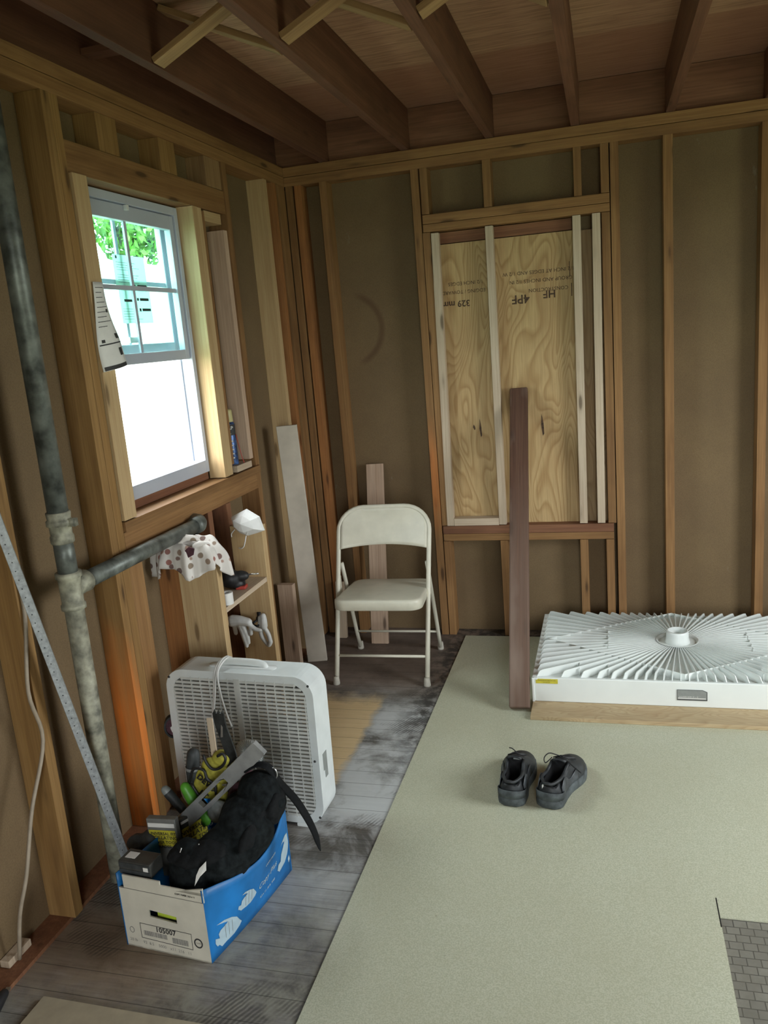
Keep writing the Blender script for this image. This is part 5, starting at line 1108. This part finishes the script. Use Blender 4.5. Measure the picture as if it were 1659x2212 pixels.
bm = bmesh.new(); add_text(bm, 'HANDLE WITH CARE THIS SIDE', 0.0052, Matrix.Translation((-0.554, -HY-0.0026, 0.095)) @ UPR, align='CENTER'); add_text(bm, 'DO NOT LIFT', 0.0045, Matrix.Translation((-0.554, -HY-0.0026, 0.087)) @ UPR, align='CENTER'); finish('sticker_text', bm, 'ink', tray)

# ------------------------------------------------------------------ shoes
def shoe(loc_, rz, side, label):
    e = empty('work_shoe', loc_, (0, 0, rz), label, 'shoe', None); e.scale = (1.04, 1.04, 1.10); L = 0.29
    def wid(t): return 0.042 + 0.004*math.sin(PI*t) + 0.013*math.exp(-((t-0.68)/0.2)**2) - (0.040*((t-0.86)/0.14)**2 if t > 0.86 else 0) - (0.020*((0.07-t)/0.07)**2 if t < 0.07 else 0) - 0.004*math.exp(-((t-0.4)/0.12)**2)
    def cen(t): return side*0.012*math.sin(PI*max(0, t-0.25)) 
    bm = bmesh.new(); n = 26; A_, B_ = [], []
    outl = [(cen(i/n)+wid(i/n)*1.0, i/n*L) for i in range(n+1)] + [(cen(i/n)-wid(i/n), i/n*L) for i in range(n, -1, -1)]
    layers = [(0.96, 0.0), (1.04, 0.004), (1.06, 0.018), (1.03, 0.030), (0.97, 0.032)]; rg = []
    for s_, z in layers: rg.append([bm.verts.new((x*s_, L/2+(y-L/2)*(0.98+0.02*s_) + (s_-1)*0.05*(1 if y > L/2 else -1), z + (0.006*max(0, (y/L-0.8)/0.2)**2 if z < 0.02 else 0))) for x, y in outl])
    for a_, b_ in zip(rg, rg[1:]):
        for k in range(len(outl)): bm.faces.new((a_[k], a_[(k+1) % len(outl)], b_[(k+1) % len(outl)], b_[k]))
    bm.faces.new(rg[0]); bm.faces.new(rg[-1]); finish('sole', bm, 'shoe_grey', e, True)
    # upper
    bm = bmesh.new(); rows = []; ns_ = 30; nk = 20
    for i in range(ns_+1):
        t = i/ns_; w_ = wid(t)*0.97
        if t < 0.10: h = 0.072+0.14*t
        elif t < 0.45: h = 0.086 - 0.030*math.sin((t-0.10)/0.35*PI)*0.5 + 0.018*(t-0.10)/0.35
        else: h = 0.100 - 0.056*((t-0.45)/0.55)**0.85
        if t > 0.93: h -= 0.03*((t-0.93)/0.07)**2
        open_ = 0.03 < t < 0.47; row = []
        for k in range(nk+1):
            a = PI*k/nk; cx_ = math.cos(a); sy = math.sin(a)
            pw_ = 0.62 if t < 0.5 else 0.8
            x = w_*(abs(cx_)**pw_)*(1 if cx_ > 0 else -1)*(1-0.22*sy*(1 if t < 0.5 else 0.4)); z = 0.028 + (h-0.028)*(sy**0.75)
            if open_ and sy > 0.80:
                q = (sy-0.80)/0.2; e_ = min(1, (t-0.03)/0.05, (0.47-t)/0.05); z = z*(1-q*e_) + 0.040*q*e_
            row.append(bm.verts.new((cen(t)+x, t*L+0.002, z)))
        rows.append(row)
    for a_, b_ in zip(rows, rows[1:]):
        for k in range(nk): bm.faces.new((a_[k], a_[k+1], b_[k+1], b_[k]))
    for f in bm.faces:
        c = f.calc_center_median(); t = c.y/L
        if 0.03 < t < 0.47 and abs(c.x-cen(t)) < wid(t)*0.62: f.material_index = 1
    bm.faces.new(rows[0]); bm.faces.new(rows[-1][::-1]); uo = finish('upper', bm, None, e, True, mats=['shoe', 'shoe_in'])
    # heel counter, side panel, collar, tongue, laces, tab
    bm = bmesh.new()
    for z0, z1, off, mm in ((0.028, 0.050, 0.0035, 0),):
        A_ = []
        for z in (z0, z1):
            A_.append([bm.verts.new((cen(0)+(wid(0.12)+off)*math.sin(a), 0.028-(0.031+off)*math.cos(a), z+0.006*math.cos(a)*(z > 0.04))) for a in [(-1.9+3.8*k/16) for k in range(17)]])
        for k in range(16): bm.faces.new((A_[0][k], A_[0][k+1], A_[1][k+1], A_[1][k]))
    hc = finish('heel_counter', bm, 'shoe_grey', e, True); s_ = hc.modifiers.new('t', 'SOLIDIFY'); s_.thickness = 0.003
    for sd_ in (-1, 1):
        bm = bmesh.new(); g = []
        for i in range(8):
            t = 0.10+0.42*i/7; g.append([bm.verts.new((cen(t)+sd_*(wid(t)*0.97*(1.0-0.10*j/4)+0.0022), t*L, 0.034+(0.052-0.020*abs(i-3)/7)*j/4*(0.7+0.3*math.sin(i)))) for j in range(5)])
        for a_, b_ in zip(g, g[1:]):
            for j in range(4): bm.faces.new((a_[j], a_[j+1], b_[j+1], b_[j]))
        po = finish('side_panel', bm, 'shoe_panel', e, True); s_ = po.modifiers.new('t', 'SOLIDIFY'); s_.thickness = 0.002
    bm = bmesh.new(); tube(bm, curve_pts([(cen(t_)+sx*wid(t_)*0.60, t_*L, z_) for t_, sx, z_ in ((0.44, -1, 0.094), (0.30, -1.08, 0.078), (0.14, -1.12, 0.082), (0.035, -0.6, 0.080), (0.015, 0, 0.083), (0.035, 0.6, 0.080), (0.14, 1.12, 0.082), (0.30, 1.08, 0.078), (0.44, 1, 0.094))], 5), 0.0055, 8); finish('padded_collar', bm, 'shoe', e, True)
    bm = bmesh.new(); g = []
    for i in range(7):
        t = 0.40+0.05*i; zz = 0.112-0.006*i+0.004*math.sin(i); g.append([bm.verts.new((cen(t)+0.024*(j/4*2-1), t*L-0.004, zz-0.006*(j/4*2-1)**2)) for j in range(5)])
    for a_, b_ in zip(g, g[1:]):
        for j in range(4): bm.faces.new((a_[j], a_[j+1], b_[j+1], b_[j]))
    to = finish('tongue', bm, 'shoe', e, True); s_ = to.modifiers.new('t', 'SOLIDIFY'); s_.thickness = 0.005
    bm = bmesh.new()
    for i in range(5):
        t = 0.47+0.06*i; z = 0.108-0.0085*i; tube(bm, [(cen(t)-0.026, t*L, z-0.006), (cen(t), t*L+0.003, z+0.003), (cen(t)+0.026, t*L+0.006, z-0.006)], 0.0020, 6)
    s2 = 1 if side > 0 else -1
    if side > 0: tube(bm, curve_pts([(0.0, 0.135, 0.112), (-0.028, 0.125, 0.120), (-0.044, 0.118, 0.105), (-0.040, 0.118, 0.088), (-0.02, 0.13, 0.105)]), 0.0018, 6); tube(bm, curve_pts([(0.0, 0.135, 0.112), (0.03, 0.13, 0.10), (0.06, 0.12, 0.085), (0.082, 0.11, 0.078)]), 0.0018, 6)
    else: tube(bm, curve_pts([(0.0, 0.135, 0.112), (-0.02, 0.15, 0.118), (-0.034, 0.165, 0.112)]), 0.0018, 6)
    finish('laces', bm, 'dark', e, True)
    if side < 0: bm = bmesh.new(); box(bm, (-0.012, 0.1225, 0.096), (0.012, 0.1245, 0.106)); finish('grey_tab', bm, 'label_grey', e)
    else: bm = bmesh.new(); box(bm, (-0.020, 0.006, 0.060), (-0.015, 0.0105, 0.074)); finish('white_tab', bm, 'paper', e)
    return e
shoe((1.185, -1.578, 0.005), -0.10, -1, 'left black work shoe with dusty grey sole standing on the vinyl')
shoe((1.310, -1.575, 0.005), -0.22, 1, 'right black work shoe with loose lace ends standing on the vinyl')

# repeats share a group
GR = {'wall_stud': 'upright studs of the bare wall framing', 'cripple_stud': 'short studs above and below the openings', 'top_plate': 'top plates of the walls', 'ceiling_joist': 'ceiling joists', 'rim_joist': 'rim boards around the ceiling',
      'bridging_strip': 'cross bridging between the joists', 'batten': 'pale battens on the boarded-up opening', 'jamb_board': 'boards beside the window', 'opening_header': 'header boards of the opening', 'opening_sill': 'sill boards of the opening',
      'window_sill': 'sill boards under the window', 'work_shoe': 'pair of work shoes', 'rubber_glove': 'white gloves hanging by the shelf', 'blade_package': 'packages in the carton', 'offcut': 'wood offcuts'}
for o in SC.objects:
    k = o.name.split('.')[0]
    if o.parent is None and k in GR: o['group'] = GR[k]
